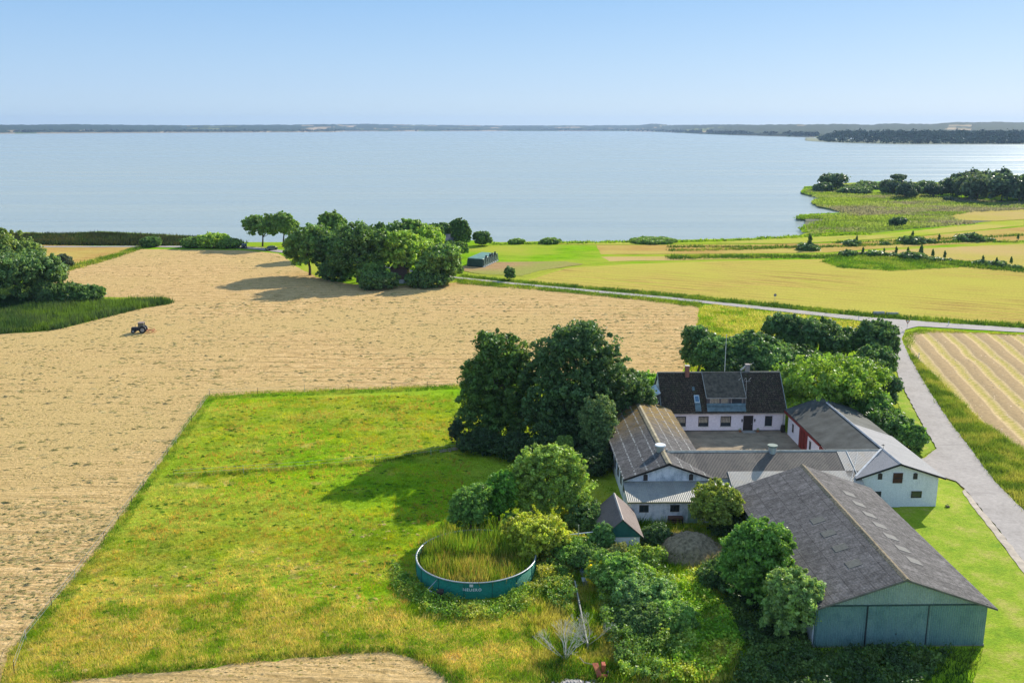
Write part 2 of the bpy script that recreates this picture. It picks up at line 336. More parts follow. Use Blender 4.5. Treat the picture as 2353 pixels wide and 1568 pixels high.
# ------------------------------------------------------------------ ground sheets
def rough_poly(P, step, amp, seed):
    out = []; rs = random.Random(seed)
    for i in range(len(P)):
        a = P[i]; b = P[(i + 1) % len(P)]; L = math.dist(a, b); n = max(1, min(400, int(L / step)))
        for k in range(n):
            t = k / n; x = a[0] + (b[0] - a[0]) * t; y = a[1] + (b[1] - a[1]) * t
            if 0 < k: x += rs.uniform(-amp, amp); y += rs.uniform(-amp, amp)
            out.append((x, y))
    return out
SHZ = {}
def sheet(name, P, z, mat, step=2.0, amp=.15, px=True, seed=1, kind='structure', **kw):
    if z > 0: SHZ[z] = SHZ.get(z, -1) + 1; z += SHZ[z] * .0055 if z < .01 else SHZ[z] * .004 + .08
    W = [G(*p) for p in P] if px else P
    W = rough_poly(W, step, amp, seed) if amp else W
    tri = tessellate_polygon([[Vector((x, y, 0)) for x, y in W]])
    me = bpy.data.meshes.new(name); me.from_pydata([(x, y, z) for x, y in W], [], [t for t in tri])
    me.update()
    if len(me.polygons) and me.polygons[0].normal.z < 0: me.flip_normals()
    o = link(name, me, mat); o['kind'] = kind; return o

# lake
def water_mat():
    m, nt, b = new_mat('lake_water'); v = coords(nt, (.5, 1, 1)); f = noise(nt, v, .55, 5, .65, .4)
    g = noise(nt, coords(nt, (.0022, .022, 1)), 1, 6, .65, .6)
    
    nt.links.new(mix(nt, (.30, .35, .31), (.43, .46, .40), g), b.inputs['Base Color'])  # glare bands painted into the base colour by stretched noise
    nt.links.new(ramp(nt, g, [(.35, G3(.16)), (.65, G3(.3))]), b.inputs['Roughness'])
    b.inputs['IOR'].default_value = 1.33; bump(nt, b, f, .55, .7); return m
M['water'] = water_mat()
sheet('lake', [(-12500, -150), (12500, -150), (12500, 12800), (-12500, 12800)], -.9, M['water'], px=False, amp=0)

SHORE = [(-900, 540), (-300, 538), (0, 536), (60, 533), (140, 536), (230, 531), (330, 536), (430, 541), (520, 547), (560, 556), (640, 556), (760, 553), (900, 548),
         (1000, 548), (1090, 552), (1150, 556), (1250, 554), (1380, 556), (1480, 551), (1560, 551), (1680, 548), (1770, 546), (1838, 540), (1862, 532),
         (1842, 525), (1844, 516), (1862, 509), (1880, 505), (1850, 503), (1828, 500), (1832, 496), (1868, 493), (1941, 487), (1908, 478), (1882, 474), (1864, 463),
         (1880, 456), (1900, 456), (1880, 450), (1842, 443), (1840, 437), (1856, 432), (1848, 428), (1880, 426), (1950, 420), (2020, 417), (2100, 418), (2200, 419), (2352, 418), (2500, 417), (3400, 412)]
land = [G(*p) for p in SHORE]
n0_ = math.dist(land[-1], land[0]); land = rough_poly(land, 3.0, .5, 4); land = land[:-max(1, min(400, int(n0_ / 3.0))) + 1] if n0_ > 6 else land
land_w = [(x, y) for x, y in land if y > 100] + [(1400, 60), (1400, -120), (-1000, -120)]
def ground_cols(X, Y):
    """patchwork of grass kinds: vivid pasture, seeding straw-coloured grass, darker tussocks"""
    n1 = fbm(X / 9, Y / 9, 3); n2 = fbm(X / 2.2, Y / 1.4, 9); n3 = fbm(X / 28, Y / 28, 21)
    near = sstep(90, 68, Y) * sstep(14, 4, X)
    s = sstep(.50, .64, n1 * .6 + n2 * .4 + near * .22 - .01)
    s = np.clip(s, 0, 1) * (.45 + .55 * near) + .5 * sstep(.45, .65, n3 * .6 + n2 * .4)
    lush = np.array([.235, .32, .014]); straw = np.array([.54, .43, .12]); dark = np.array([.07, .19, .006]); yel = np.array([.40, .40, .018])
    n4 = fbm(X / 5, Y / 3, 40)[:, None]
    n4 = sstep(.35, .65, n4); c = lush * (1 - n4) + yel * n4
    c = c * (1 - s[:, None]) + straw * s[:, None]
    o_ = sstep(.55, .7, fbm(X / 4, Y / 2.5, 91))[:, None] * .55 * (1 - near[:, None] * .5); c = c * (1 - o_) + np.array([.42, .27, .05]) * o_
    d = sstep(.50, .62, fbm(X / 1.5, Y / .9, 77))[:, None] * .5
    return c * (1 - d) + dark * d
def grid_land():
    # land surface: fine cells near the farm, one sheet to the shore
    tri = tessellate_polygon([[Vector((x, y, 0)) for x, y in land_w]])
    me = bpy.data.meshes.new('ground'); me.from_pydata([(x, y, -.02) for x, y in land_w], [], [t for t in tri]); me.update()
    if me.polygons[0].normal.z < 0: me.flip_normals()
    n = len(me.vertices); a = me.color_attributes.new('Col', 'FLOAT_COLOR', 'POINT')
    a.data.foreach_set('color', np.tile(np.array([.2, .3, .03, 1], np.float32), n))
    o = link('ground', me, M['pasture']); o['kind'] = 'structure'
    # bank down to the water
    V = []; F = []
    for i, (x, y) in enumerate(land): V += [(x, y, -.02), (x, y, -1.4)]
    for i in range(len(land) - 1): F.append((2 * i, 2 * i + 2, 2 * i + 3, 2 * i + 1))
    o = link('shore_bank', np_mesh('shore_bank', V, F), M['marsh']); o['kind'] = 'structure'
grid_land()
xs = np.arange(-60, 60.1, .6); ys = np.arange(50, 140.1, .6)
XX, YY = np.meshgrid(xs, ys); P = np.stack([XX.ravel(), YY.ravel(), np.full(XX.size, -.008)], 1)
nx = len(xs); idx = np.arange(XX.size).reshape(XX.shape)
Fq = np.stack([idx[:-1, :-1], idx[:-1, 1:], idx[1:, 1:], idx[1:, :-1]], -1).reshape(-1, 4)
P[:, 2] += .06 * (fbm(P[:, 0] / 3, P[:, 1] / 3, 5) - .9) 
P[:, 2] = np.minimum(P[:, 2], -.006)
o = link('meadow', np_mesh('meadow', P, Fq, ground_cols(P[:, 0], P[:, 1])), M['ground']); o['kind'] = 'structure'

FIELD = [(-700, 800), (-700, 2200), (0, 1567), (22, 1500), (100, 1405), (180, 1318), (262, 1212), (330, 1115), (372, 1060), (430, 975), (478, 910), (620, 902), (760, 896), (900, 892), (1075, 884), (1300, 875), (1560, 872), (1575, 820), (1604, 740),
         (1606, 712), (1600, 703), (1480, 684), (1380, 674), (1220, 659), (1120, 651), (1055, 648), (1000, 652), (930, 656), (850, 658), (790, 650), (725, 636), (680, 612), (655, 590), (640, 582), (560, 575), (320, 572), (250, 592), (128, 627),
         (110, 650), (180, 655), (236, 682), (380, 682), (396, 692), (385, 699), (330, 707), (250, 727), (130, 757), (60, 764), (0, 767)]
sheet('stubble_field', FIELD, .004, M['straw'], 2, .35, seed=2)
sheet('stubble_corner', [(140, 1567), (280, 1548), (420, 1540), (560, 1522), (700, 1508), (830, 1500), (900, 1500), (960, 1515), (1010, 1540), (1050, 1580), (900, 2300), (-300, 2300)], .004, M['straw'], 1, .25, seed=3)
sheet('ochre_field', [(-400, 566), (70, 562), (320, 567), (250, 588), (128, 618), (-400, 650)], .004, M['ochre'], 3, .3)
sheet('yellow_field', [(1205, 646), (1300, 616), (1450, 606), (1640, 600), (1890, 595), (2270, 606), (2352, 622), (2900, 690), (2900, 800), (2352, 749), (2050, 729), (1794, 704), (1538, 679), (1380, 665)], .004, M['yellow'], 3, .3)
sheet('rough_island', [(1890, 601), (1905, 591), (2000, 588), (2150, 596), (2270, 607), (2200, 614), (2050, 622), (1930, 615)], .012, M['pasture'], 2, .3)
sheet('pasture_field', [(1060, 586), (1130, 562), (1360, 562), (1440, 600), (1300, 612), (1205, 636), (1100, 632)], .004, M['pasture'], 3, .4)
sheet('bare_soil_patch', [(1055, 622), (1060, 612), (1150, 602), (1300, 601), (1340, 607), (1240, 622), (1200, 634), (1110, 630)], .010, M['soil'], 2, .5)
sheet('upper_field', [(1380, 590), (1640, 588), (1900, 585), (1990, 577), (2352, 560), (2900, 555), (2900, 650), (2352, 615), (2180, 595), (2000, 586), (1890, 590), (1640, 596), (1400, 600)], .004, M['yellowgreen'], 3, .3)
sheet('orange_strip', [(1370, 563), (1700, 562), (1950, 558), (2150, 540), (2352, 521), (2900, 510), (2900, 540), (2352, 552), (2000, 572), (1900, 580), (1640, 583), (1380, 584)], .004, M['ochre'], 3, .3)
sheet('lime_strip', [(1640, 558), (1800, 552), (1960, 546), (2100, 536), (2160, 538), (1950, 554), (1800, 560)], .012, M['limefield'], 3, .3)
sheet('shore_meadow', [(1130, 560), (1500, 556), (1700, 553), (1840, 545), (2000, 541), (2200, 520), (2352, 505), (2352, 518), (2150, 537), (1950, 545), (1700, 560), (1370, 562)], .004, M['limefield'], 3, .3)
sheet('marsh', [(1850, 500), (1950, 488), (1900, 470), (1900, 445), (1960, 440), (2100, 450), (2250, 460), (2352, 465), (2600, 470), (2600, 490), (2352, 502), (2290, 507), (2000, 535), (1860, 538), (1850, 520)], .004, M['marsh'], 3, .6)
sheet('marsh_meadow', [(2170, 492), (2240, 484), (2352, 478), (2700, 474), (2700, 496), (2352, 504), (2290, 508), (2200, 506)], .012, M['yellowgreen'], 3, .6)

# roads
ROADN = [(-500, 566), (323, 565.5), (542, 564.5), (600, 569), (664, 577), (800, 597), (950, 622), (1050, 636.8), (1175.6, 649.4), (1300, 661), (1538, 683), (1794, 709), (1981, 728), (2150, 741), (2351, 754.5), (2900, 790)]
ROADS = [(2900, 803), (2351, 764), (2109, 750), (2070, 747), (1970, 736.5), (1794, 716), (1538, 688.5), (1300, 665.5), (1175.6, 653.5), (1050, 639.8), (950, 626), (800, 601), (664, 583), (600, 575), (542, 570), (323, 568), (-500, 569)]
sheet('road', ROADN + ROADS, .016, M['asphalt'], 2, .12, seed=8)
SIDE = [(2020, 741), (2110, 750), (2080, 757), (2070.8, 780), (2087, 816.6), (2123, 881), (2176, 962), (2232, 1035), (2281, 1103), (2350.6, 1172), (2700, 1540), (2700, 1700), (2350.6, 1289), (2289, 1212), (2248, 1164), (2216, 1123), (2196, 1106), (2166, 1096), (2120, 1080), (2100, 1058),
        (2123, 1053), (2151.6, 1030.6), (2127, 990), (2099, 938), (2071, 885), (2046.6, 816.6), (2035, 770)]
sheet('side_road', SIDE, .020, M['asphalt'], .7, .1, seed=9)
sheet('gravel_verge', [(2216, 1124), (2248, 1165), (2289, 1213), (2352, 1290.5), (2700, 1702), (2700, 1740), (2352, 1318), (2283, 1226), (2240, 1172), (2210, 1130)], .012, M['verge_gravel'], 1, .08)
LAWNR = [(2045, 840), (2068, 885), (2096, 938), (2124, 990), (2148, 1029), (2120, 1050), (2095, 1045), (2085, 980), (2060, 920), (2040, 860)]
LAWN = [(2150, 1100), (2195, 1108), (2212, 1128), (2240, 1172), (2283, 1226), (2352, 1318), (2700, 1740), (2700, 2300), (2000, 2300), (2260, 1484), (2140, 1300), (2050, 1180)]
def lawn_mat():
    m, nt, b = new_mat('mown_lawn'); v = coords(nt); f = noise(nt, v, .35, 6, .7); g = noise(nt, coords(nt, (1, 2.2, 1)), 4, 5, .75)
    c = ramp(nt, f, [(.35, (.20, .33, .012)), (.5, (.30, .40, .02)), (.66, (.46, .42, .09))])
    c = mix(nt, c, ramp(nt, g, [(.3, G3(.55)), (.65, G3(1.25))]), .9, 'MULTIPLY'); nt.links.new(c, b.inputs['Base Color'])
    b.inputs['Roughness'].default_value = .95; b.inputs['Specular IOR Level'].default_value = .1; bump(nt, b, g, .9, .1); return m
M['lawn'] = lawn_mat()
sheet('roadside_grass', LAWNR, .004, M['lawn'], 1, .1)
sheet('lawn', LAWN, .004, M['lawn'], 1, .08)
def rows_mat():
    m, nt, b = new_mat('hay_swaths'); v = coords(nt); a = G(2200, 816); c_ = G(2350, 966)
    ang = math.atan2(c_[1] - a[1], c_[0] - a[0])
    mp = coords(nt, (1, 1, 1), (0, 0, -ang)); sp = nt.nodes.new('ShaderNodeSeparateXYZ'); nt.links.new(mp, sp.inputs[0])
    nz = noise(nt, v, .06, 3); ad = nt.nodes.new('ShaderNodeMath'); ad.operation = 'MULTIPLY_ADD'; ad.inputs[1].default_value = 2.0; nt.links.new(nz, ad.inputs[0]); nt.links.new(sp.outputs[1], ad.inputs[2])
    k = nt.nodes.new('ShaderNodeMath'); k.operation = 'MULTIPLY'; k.inputs[1].default_value = 2 * math.pi / 4.2; nt.links.new(ad.outputs[0], k.inputs[0])
    s = nt.nodes.new('ShaderNodeMath'); s.operation = 'SINE'; nt.links.new(k.outputs[0], s.inputs[0])
    r = nt.nodes.new('ShaderNodeMapRange'); r.inputs[1].default_value = -1; nt.links.new(s.outputs[0], r.inputs[0])
    h = noise(nt, coords(nt, (1, 2, 1)), 1.3, 7, .75); ht = nt.nodes.new('ShaderNodeMath'); ht.operation = 'MULTIPLY_ADD'; ht.inputs[1].default_value = 1.0; nt.links.new(h, ht.inputs[0]); nt.links.new(r.outputs[0], ht.inputs[2])
    c = ramp(nt, ht.outputs[0], [(.34, (.47, .43, .08)), (.56, (.60, .47, .17)), (.9, (.74, .55, .31)), (1.0, (.52, .37, .20))])
    c = mix(nt, c, ramp(nt, h, [(.3, G3(.6)), (.65, G3(1.2))]), .8, 'MULTIPLY')
    nt.links.new(c, b.inputs['Base Color']); b.inputs['Roughness'].default_value = .95; bump(nt, b, ht.outputs[0], 1, .25); b.inputs['Specular IOR Level'].default_value = 0; return m, ang
M['rows'], ROWANG = rows_mat()
HAYR = [(2078, 777), (2100, 764), (2150, 760), (2352, 769), (2900, 795), (2900, 1600), (2352, 1035), (2248, 966), (2192, 909), (2127, 845), (2091, 810)]
sheet('hay_field', HAYR, .004, M['rows'], 1.5, .3, seed=5)
sheet('courtyard', [(25.0, 100.5), (39.2, 100.5), (39.2, 119.9), (22.8, 119.9), (22.8, 101.8)], .004, M['gravel'], px=False, step=2, amp=0)
sheet('farm_track', [(1010, 1036), (1030, 1030), (1060, 1022), (1120, 1020), (1190, 1010), (1200, 1018), (1130, 1030), (1060, 1033), (1010, 1040)], .004, M['gravel'], .4, .3)

# ------------------------------------------------------------------ foliage
def quads(C, Nrm, S, rs, asp=1.0):
    n = len(C); T = rs.normal(size=(n, 3)); U = np.cross(Nrm, T); U /= np.linalg.norm(U, axis=1, keepdims=True) + 1e-9
    W = np.cross(Nrm, U); U = U * S[:, None]; W = W * (S * asp)[:, None]
    V = np.stack([C - U, C - W, C + U, C + W], 1).reshape(-1, 3)
    return V, np.arange(n * 4).reshape(n, 4)
def leaf_mesh(name, clumps, nper, leaf, col, seed, flat=1.0, vary=.3, rnd=.75):
    """clumps: array (k,4) x y z r ; leaves on and inside every clump"""
    rs = np.random.RandomState(seed); k = len(clumps); C = np.repeat(clumps, nper, 0); n = len(C)
    D = rs.normal(size=(n, 3)); D[:, 2] = D[:, 2] * .9 + .25; D /= np.linalg.norm(D, axis=1, keepdims=True)
    rad = rs.uniform(.5, 1.15, n) * np.where(rs.uniform(0, 1, n) < .12, 1.35, 1); sq = np.repeat(rs.uniform(.65, 1.3, (k, 3)), nper, 0); Pn = C[:, :3] + D * (C[:, 3] * rad)[:, None] * np.array([1, 1, flat]) * sq
    Nn = D + rs.normal(size=(n, 3)) * rnd * .8; Nn /= np.linalg.norm(Nn, axis=1, keepdims=True)
    S = leaf * rs.uniform(.35, 1.2, n); V, Fq = quads(Pn, Nn, S, rs, .7)
    base = np.array(col); ct = np.repeat(rs.uniform(1 - vary, 1 + vary, k), nper) * rs.uniform(.75, 1.25, n)
    yl = np.repeat(rs.uniform(0, 1, k), nper) * rs.uniform(.3, 1, n)
    cc = base[None, :] * 2.25 * ct[:, None]; cc = cc * (1 + yl[:, None] * np.array([.55, .22, .1])) + np.array([.004, .002, .010])
    return np_mesh(name, V, Fq, np.repeat(cc, 4, 0))
def lobe_clumps(lobes, rs, rc, dens=1.0):
    out = []
    for (x, y, z, a, b, c) in lobes:
        area = 4 * math.pi * ((a * b) ** 1.6 / 3 + (a * c) ** 1.6 / 3 + (b * c) ** 1.6 / 3) ** (1 / 1.6)
        k = max(4, int(dens * area / (rc * rc * 1.9)))
        D = rs.normal(size=(k, 3)); D /= np.linalg.norm(D, axis=1, keepdims=True)
        D = D[D[:, 2] > -.75]; f = .30 + .92 * fbm(np.arctan2(D[:, 1], D[:, 0]) * 2.2 + x * 1.7 + 30, D[:, 2] * 3.4 + z * 1.3 + 30, 7, 3) * 1.25 + rs.uniform(-.09, .09, len(D)); f = np.clip(f, .42, 1.16); st = rs.uniform(0, 1, len(D)) < .22; f = np.where(st, rs.uniform(1.0, 1.22, len(D)), f)
        Pn = np.array([x, y, z]) + D * np.array([a, b, c]) * f[:, None]
        out.append(np.column_stack([Pn, rc * np.where(st, rs.uniform(.35, .6, len(D)), rs.uniform(.5, 1.25, len(D)))]))
    return np.concatenate(out)
def auto_lobes(h, r, rs, shape='round', base=.22):
    L = []
    if shape == 'shrub':
        L.append((0, 0, h * .42, r * .85, r * .85, h * .45))
        for i in range(5):
            a = rs.uniform(0, 6.28); d = r * rs.uniform(.35, .6); L.append((math.cos(a) * d, math.sin(a) * d, h * rs.uniform(.35, .62), r * .45, r * .45, h * .33))
    elif shape == 'tall':
        L.append((0, 0, h * .55, r * .75, r * .75, h * .4))
        for i in range(6):
            a = rs.uniform(0, 6.28); d = r * rs.uniform(.3, .5); L.append((math.cos(a) * d, math.sin(a) * d, h * rs.uniform(.3, .85), r * .5, r * .5, h * .15))
    else:
        zc = h * (base + 1) / 2 * .98; hz = h * (1 - base) / 2
        L.append((0, 0, zc, r * .72, r * .72, hz * .82))
        for i in range(9):
            a = i * 2.4 + rs.uniform(-.4, .4); e = rs.uniform(-.5, .9); d = r * .58 * math.cos(e * .9)
            L.append((math.cos(a) * d, math.sin(a) * d, zc + hz * .6 * e, r * rs.uniform(.32, .46), r * rs.uniform(.32, .46), hz * rs.uniform(.3, .45)))
    return L
def trunk_mesh(h, r, cl, rs, multi=1):
    mb = MB()
    for t in range(multi):
        ox = rs.uniform(-.12, .12) * r * (multi > 1) * 3; oy = rs.uniform(-.12, .12) * r * (multi > 1) * 3
        p = Vector((ox * .3, oy * .3, -.1)); tr = max(.06, h * .022) / (1 + .3 * (multi - 1))
        pts = [p]
        for i in range(4): pts.append(pts[-1] + Vector((rs.uniform(-.03, .03) * h + ox * .3, rs.uniform(-.03, .03) * h + oy * .3, h * .15)))
        for i in range(4): mb.tube(pts[i], pts[i + 1], tr * (1.35 - .22 * i), tr * (1.35 - .22 * (i + 1)), 7)
        for i in range(7):
            q = pts[rs.randint(2, 5)]; c = cl[rs.randint(len(cl))]; e = Vector(c[:3]); mid = q.lerp(e, .5) + Vector((0, 0, -.03 * h))
            mb.tube(q, mid, tr * .5, tr * .3, 5); mb.tube(mid, e, tr * .3, tr * .08, 5)
    return mb
DK = (.065, .13, .025); MD = (.09, .17, .028); LT = (.14, .25, .025); YG = (.22, .26, .02); GG = (.09, .14, .05)
SEED = [100]
def tree(name, label, x=None, yb=None, yt=None, hw=None, col=MD, shape='round', leaf=.17, rc=None, nper=60, cat='tree', group=None, pos=None, h=None, r=None, lobes=None, dens=1.0, vary=.3, base=.22, multi=1, asp=1.0):
    SEED[0] += 1; rs = np.random.RandomState(SEED[0])
    if pos is None:
        pos = G(x, yb); h = GY(x, yt, pos[1])[1]; ym = (yb + yt) / 2
        r = abs(GY(x + hw, ym, pos[1])[0] - GY(x, ym, pos[1])[0])
        # the top of the silhouette is reached nearer the crown's middle
    root = empty(name, (pos[0], pos[1], 0), label, cat, group)
    L = lobes if lobes else auto_lobes(h, r, rs, shape, base)
    L = list(L)
    for q in list(L):
        for _ in range(5 if len(L) < 12 else 2):
            d_ = rs.normal(size=3); d_ /= np.linalg.norm(d_); d_[2] = abs(d_[2]) * .9 - .15; s_ = rs.uniform(.2, .38)
            L.append((q[0] + d_[0] * q[3] * .88, q[1] + d_[1] * q[4] * .88, q[2] + d_[2] * q[5] * .88, q[3] * s_, q[4] * s_, q[5] * s_ * 1.1))
    rc = (rc or max(.45, r * .2)) * .68; nper = int(nper * .55); dens = dens * .85
    if not lobes: L = [(a * 1.12, b * 1.12, c * 1.03, d * 1.15, e * 1.15, f * 1.05) for a, b, c, d, e, f in L]
    cl = lobe_clumps(L, rs, rc, dens)
    cl[:, 2] = np.maximum(cl[:, 2], rc * .5)
    me = leaf_mesh('crown', cl, nper, leaf, col, SEED[0], .9, vary)
    o = link('crown', me, M['leaf']); o.parent = root
    t = trunk_mesh(h, r, cl, rs, multi).build('trunk' if shape != 'shrub' else 'stems', M['bark']); t.parent = root
    return root
def dup(root, loc, scale=(1, 1, 1), rz=0.0, label=None, group=None):
    c = root.copy(); COL.objects.link(c); c.location = loc; c.scale = scale; c.rotation_euler = (0, 0, rz)
    for ch in list(root.children):
        d = ch.copy(); COL.objects.link(d); d.parent = c
        for g in ch.children:
            e = g.copy(); COL.objects.link(e); e.parent = d
    if label: c['label'] = label
    if group: c['group'] = group
    return c

def blades(name, label, polys, dens, h, w, pal, seed, cat='grass', px=True, per=3, lean=.45, exclude=None, patch=6.0, kind='stuff', z0=0.0, spread=.12, colfn=None):
    rs = np.random.RandomState(seed); Ps = []
    for poly in (polys if isinstance(polys[0][0], (tuple, list)) else [polys]):
        W = [G(*p) for p in poly] if px else poly
        A = np.array(W); x0, y0 = A.min(0); x1, y1 = A.max(0); n = int((x1 - x0) * (y1 - y0) * dens)
        Q = np.column_stack([rs.uniform(x0, x1, n), rs.uniform(y0, y1, n)]); Ps.append(Q[inside(Q, W)])
    P2 = np.concatenate(Ps)
    for ex in (exclude or []): P2 = P2[~inside(P2, ex)]
    n = len(P2)
    if n == 0: return None
    pal = np.array(pal); f = fbm(P2[:, 0] / patch, P2[:, 1] / patch, seed + 5); g = np.clip((f - .3) / .4, 0, .999)
    ix = np.clip((g * len(pal) + rs.uniform(-.6, .6, n)).astype(int), 0, len(pal) - 1)
    C = (pal[ix] * 1.25 if colfn is None else colfn(P2[:, 0], P2[:, 1]) * 1.38) * rs.uniform(.65, 1.3, (n, 1))
    hh = h * rs.uniform(.45, 1.2, n) * (.6 + .8 * fbm(P2[:, 0] / 2.5, P2[:, 1] / 2.5, seed + 9))
    B = np.repeat(P2, per, 0) + rs.normal(size=(n * per, 2)) * spread; H = np.repeat(hh, per) * rs.uniform(.6, 1.1, n * per)
    a = rs.uniform(0, 6.283, n * per); ln = rs.normal(size=(n * per, 2)) * lean * H[:, None]; ww = w * rs.uniform(.6, 1.3, n * per)
    v0 = np.column_stack([B[:, 0] - np.cos(a) * ww, B[:, 1] - np.sin(a) * ww, np.full(len(B), z0 - .02)])
    v1 = np.column_stack([B[:, 0] + np.cos(a) * ww, B[:, 1] + np.sin(a) * ww, np.full(len(B), z0 - .02)])
    v2 = np.column_stack([B[:, 0] + ln[:, 0], B[:, 1] + ln[:, 1], z0 + H])
    V = np.stack([v0, v1, v2], 1).reshape(-1, 3)
    o = link(name, np_mesh(name, V, np.arange(len(V)).reshape(-1, 3), np.repeat(np.repeat(C, per, 0), 3, 0)), M['grass'])
    return tag(o, label, cat, None, kind)
def rect(x0, x1, y0, y1): return [(x0, y0), (x1, y0), (x1, y1), (x0, y1)]
FIELDW = [G(*p) for p in FIELD]

# ------------------------------------------------------------------ building helpers
def ring(mb, ax, u0, u1, z0, z1, d, t=.07, dep=.06, cross=()):
    """window / door frame on a wall; ax 'y': wall plane y=d facing -y; ax 'x': wall plane x=d, d negative side given by dep sign"""
    def b(a0, a1, c0, c1, k=1.0):
        if ax == 'y': mb.box(a0, a1, d - dep * k, d + .01, c0, c1)
        else: mb.box(min(d - .01, d + dep * k), max(d + .01, d + dep * k), a0, a1, c0, c1)
    b(u0, u1, z0, z0 + t); b(u0, u1, z1 - t, z1); b(u0, u0 + t, z0 + t, z1 - t); b(u1 - t, u1, z0 + t, z1 - t)
    for k, v in cross:
        if k == 'v': b(v - t * .4, v + t * .4, z0 + t, z1 - t, .8)
        else: b(u0 + t, u1 - t, v - t * .4, v + t * .4, .7)
def window(parent, u0, u1, z0, z1, d, ax='y', frame='dark_frame', pane='glass', cross=(), sill=False, dep=.06, name='window', curtain=None, label=None):
    mb = MB(); ring(mb, ax, u0, u1, z0, z1, d, .07, dep, cross); f = mb.build(name, M[frame], parent)
    if label: f['label'] = label
    p = MB(); e = .02 * (1 if dep > 0 else -1)
    if ax == 'y': p.box(u0 + .07, u1 - .07, d - .02, d + .005, z0 + .07, z1 - .07)
    else: p.box(min(d - .005, d + e), max(d + .005, d + e), u0 + .07, u1 - .07, z0 + .07, z1 - .07)
    p.build('pane', M[pane], f)
    if curtain:
        c = MB(); 
        for i in range(6):
            a = u0 + .1 + (u1 - u0 - .2) * i / 6; c.box(a, a + (u1 - u0 - .2) / 6 * .7, d - .032, d - .022, curtain[0], curtain[1])
        c.build('curtain', M['curtain'], f)
    if sill:
        s = MB(); s.box(u0 - .06, u1 + .06, d - .12, d + .005, z0 - .08, z0 - .003); s.build('sill', M['white_trim'], f)
    return f
def gable_roof_y(mb, x0, x1, xr, ze, zr, y0, y1, t=.09):
    mb.prism_y([(x0, ze - t), (x0, ze), (xr, zr), (x1, ze), (x1, ze - t), (xr, zr - t)], y0, y1)
def verge_y(mb, x0, x1, xr, ze, zr, y, w=.05, hgt=.24):
    mb.prism_y([(x0, ze - hgt), (x0, ze - .015), (xr, zr - .015), (x1, ze - .015), (x1, ze - hgt), (xr, zr - hgt)], y - w, y)

# ------------------------------------------------------------------ farmhouse
fh = empty('farmhouse', (30.8, 124, 0), 'white farmhouse with steep dark tiled roof and a dormer beyond the courtyard', 'house')
X0, X1, YF, YB, YR = 22.55, 39.15, 119.9, 128.1, 124.0; ZE, ZR = 2.62, 7.13
def roofz(y): return ZE + (y - 119.6) * (ZR - ZE) / (YR - 119.6)
MB().prism_x([(YF, 0), (YF, ZE + .1), (YR, ZR - .22), (YB, ZE + .1), (YB, 0)], X0, X1).build('wall', M['pink_wall'], fh)
rf = MB().prism_x([(119.6, ZE - .06), (119.6, ZE + .05), (YR, ZR + .03), (128.4, ZE + .05), (128.4, ZE - .06), (YR, ZR - .13)], X0 - .12, X1 + .12).build('roof', M['tiles'], fh)
MB().box(X0 - .14, X1 + .14, YR - .12, YR + .12, ZR - .06, ZR + .1).build('ridge_cap', simple('ridge_mortar', (.16, .16, .14), .9, 0, .3, 4), rf)
M['board'] = simple('weathered_board', (.34, .36, .33), .8)
for xx in (X0 - .20, X1 + .125):
    MB().prism_x([(119.58, ZE - .14), (119.58, ZE + .07), (YR, ZR + .06), (128.42, ZE + .07), (128.42, ZE - .14), (YR, ZR - .17)], xx, xx + .075).build('bargeboard', M['board'], rf)
c = MB(); c.box(26.15, 26.7, 123.4, 124.0, 6.6, 8.15); c.build('chimney', M['brick'], rf, .02)
c = MB(); c.box(26.12, 26.73, 123.37, 124.03, 8.153, 8.22); c.build('chimney_cap', simple('cap_mortar', (.5, .46, .4), .9), rf)
c = MB(); c.box(34.62, 35.15, 124.02, 124.65, 6.6, 8.1); c.box(34.56, 35.21, 123.96, 124.71, 8.103, 8.2); c.build('chimney', M['grey_render'], rf, .02)
c = MB(); c.tube((33.95, 124.3, 7.35), (34.75, 124.3, 8.05), .13, .13, 8); c.tube((35.1, 124.3, 8.1), (35.7, 124.3, 8.45), .03, .03, 6); c.build('flue_pipe', simple('pale_flue', (.5, .46, .4), .6), rf)
MB().tube((X0, 119.5, ZE - .03), (X1, 119.5, ZE - .03), .07, .07, 8).build('gutter', simple('gutter_tan', (.35, .27, .2), .6), fh)
MB().tube((38.85, 119.8, .1), (38.85, 119.8, ZE - .05), .045, .045, 8).build('downpipe', M['galv'], fh)
# dormer
dm = MB(); d0, d1, DY = 28.6, 33.72, 120.55; dz = 4.62
dm.hexa([(d0, DY, roofz(DY) - .1), (d0, YR - .1, ZR - .12), (d0, DY, dz - .02)], [(d1, DY, roofz(DY) - .1), (d1, YR - .1, ZR - .12), (d1, DY, dz - .02)])
dmo = dm.build('dormer', simple('dormer_wall', (.11, .10, .10), .8), fh)
MB().hexa([(d0 - .08, DY - .22, dz - .14), (d1 + .08, DY - .22, dz - .14), (d1 + .08, YR, ZR + .05), (d0 - .08, YR, ZR + .05)],
          [(d0 - .08, DY - .22, dz - .04), (d1 + .08, DY - .22, dz - .04), (d1 + .08, YR, ZR + .14), (d0 - .08, YR, ZR + .14)]).build('dormer_roof', simple('worn_brown_tiles', (.10, .085, .062), .85, 0, .5, 2.2, .2, .05), dmo)
tr = MB(); tr.box(d0 - .1, d1 + .1, DY - .29, DY - .225, dz - .16, dz - .05)
for xx in (d0 - .17, d1 + .09):
    tr.hexa([(xx, DY - .22, dz - .12), (xx + .08, DY - .22, dz - .12), (xx + .08, YR, ZR + .06), (xx, YR, ZR + .06)], [(xx, DY - .22, dz), (xx + .08, DY - .22, dz), (xx + .08, YR, ZR + .18), (xx, YR, ZR + .18)])
tr.build('trim', simple('grey_trim', (.33, .32, .28), .7), dmo)
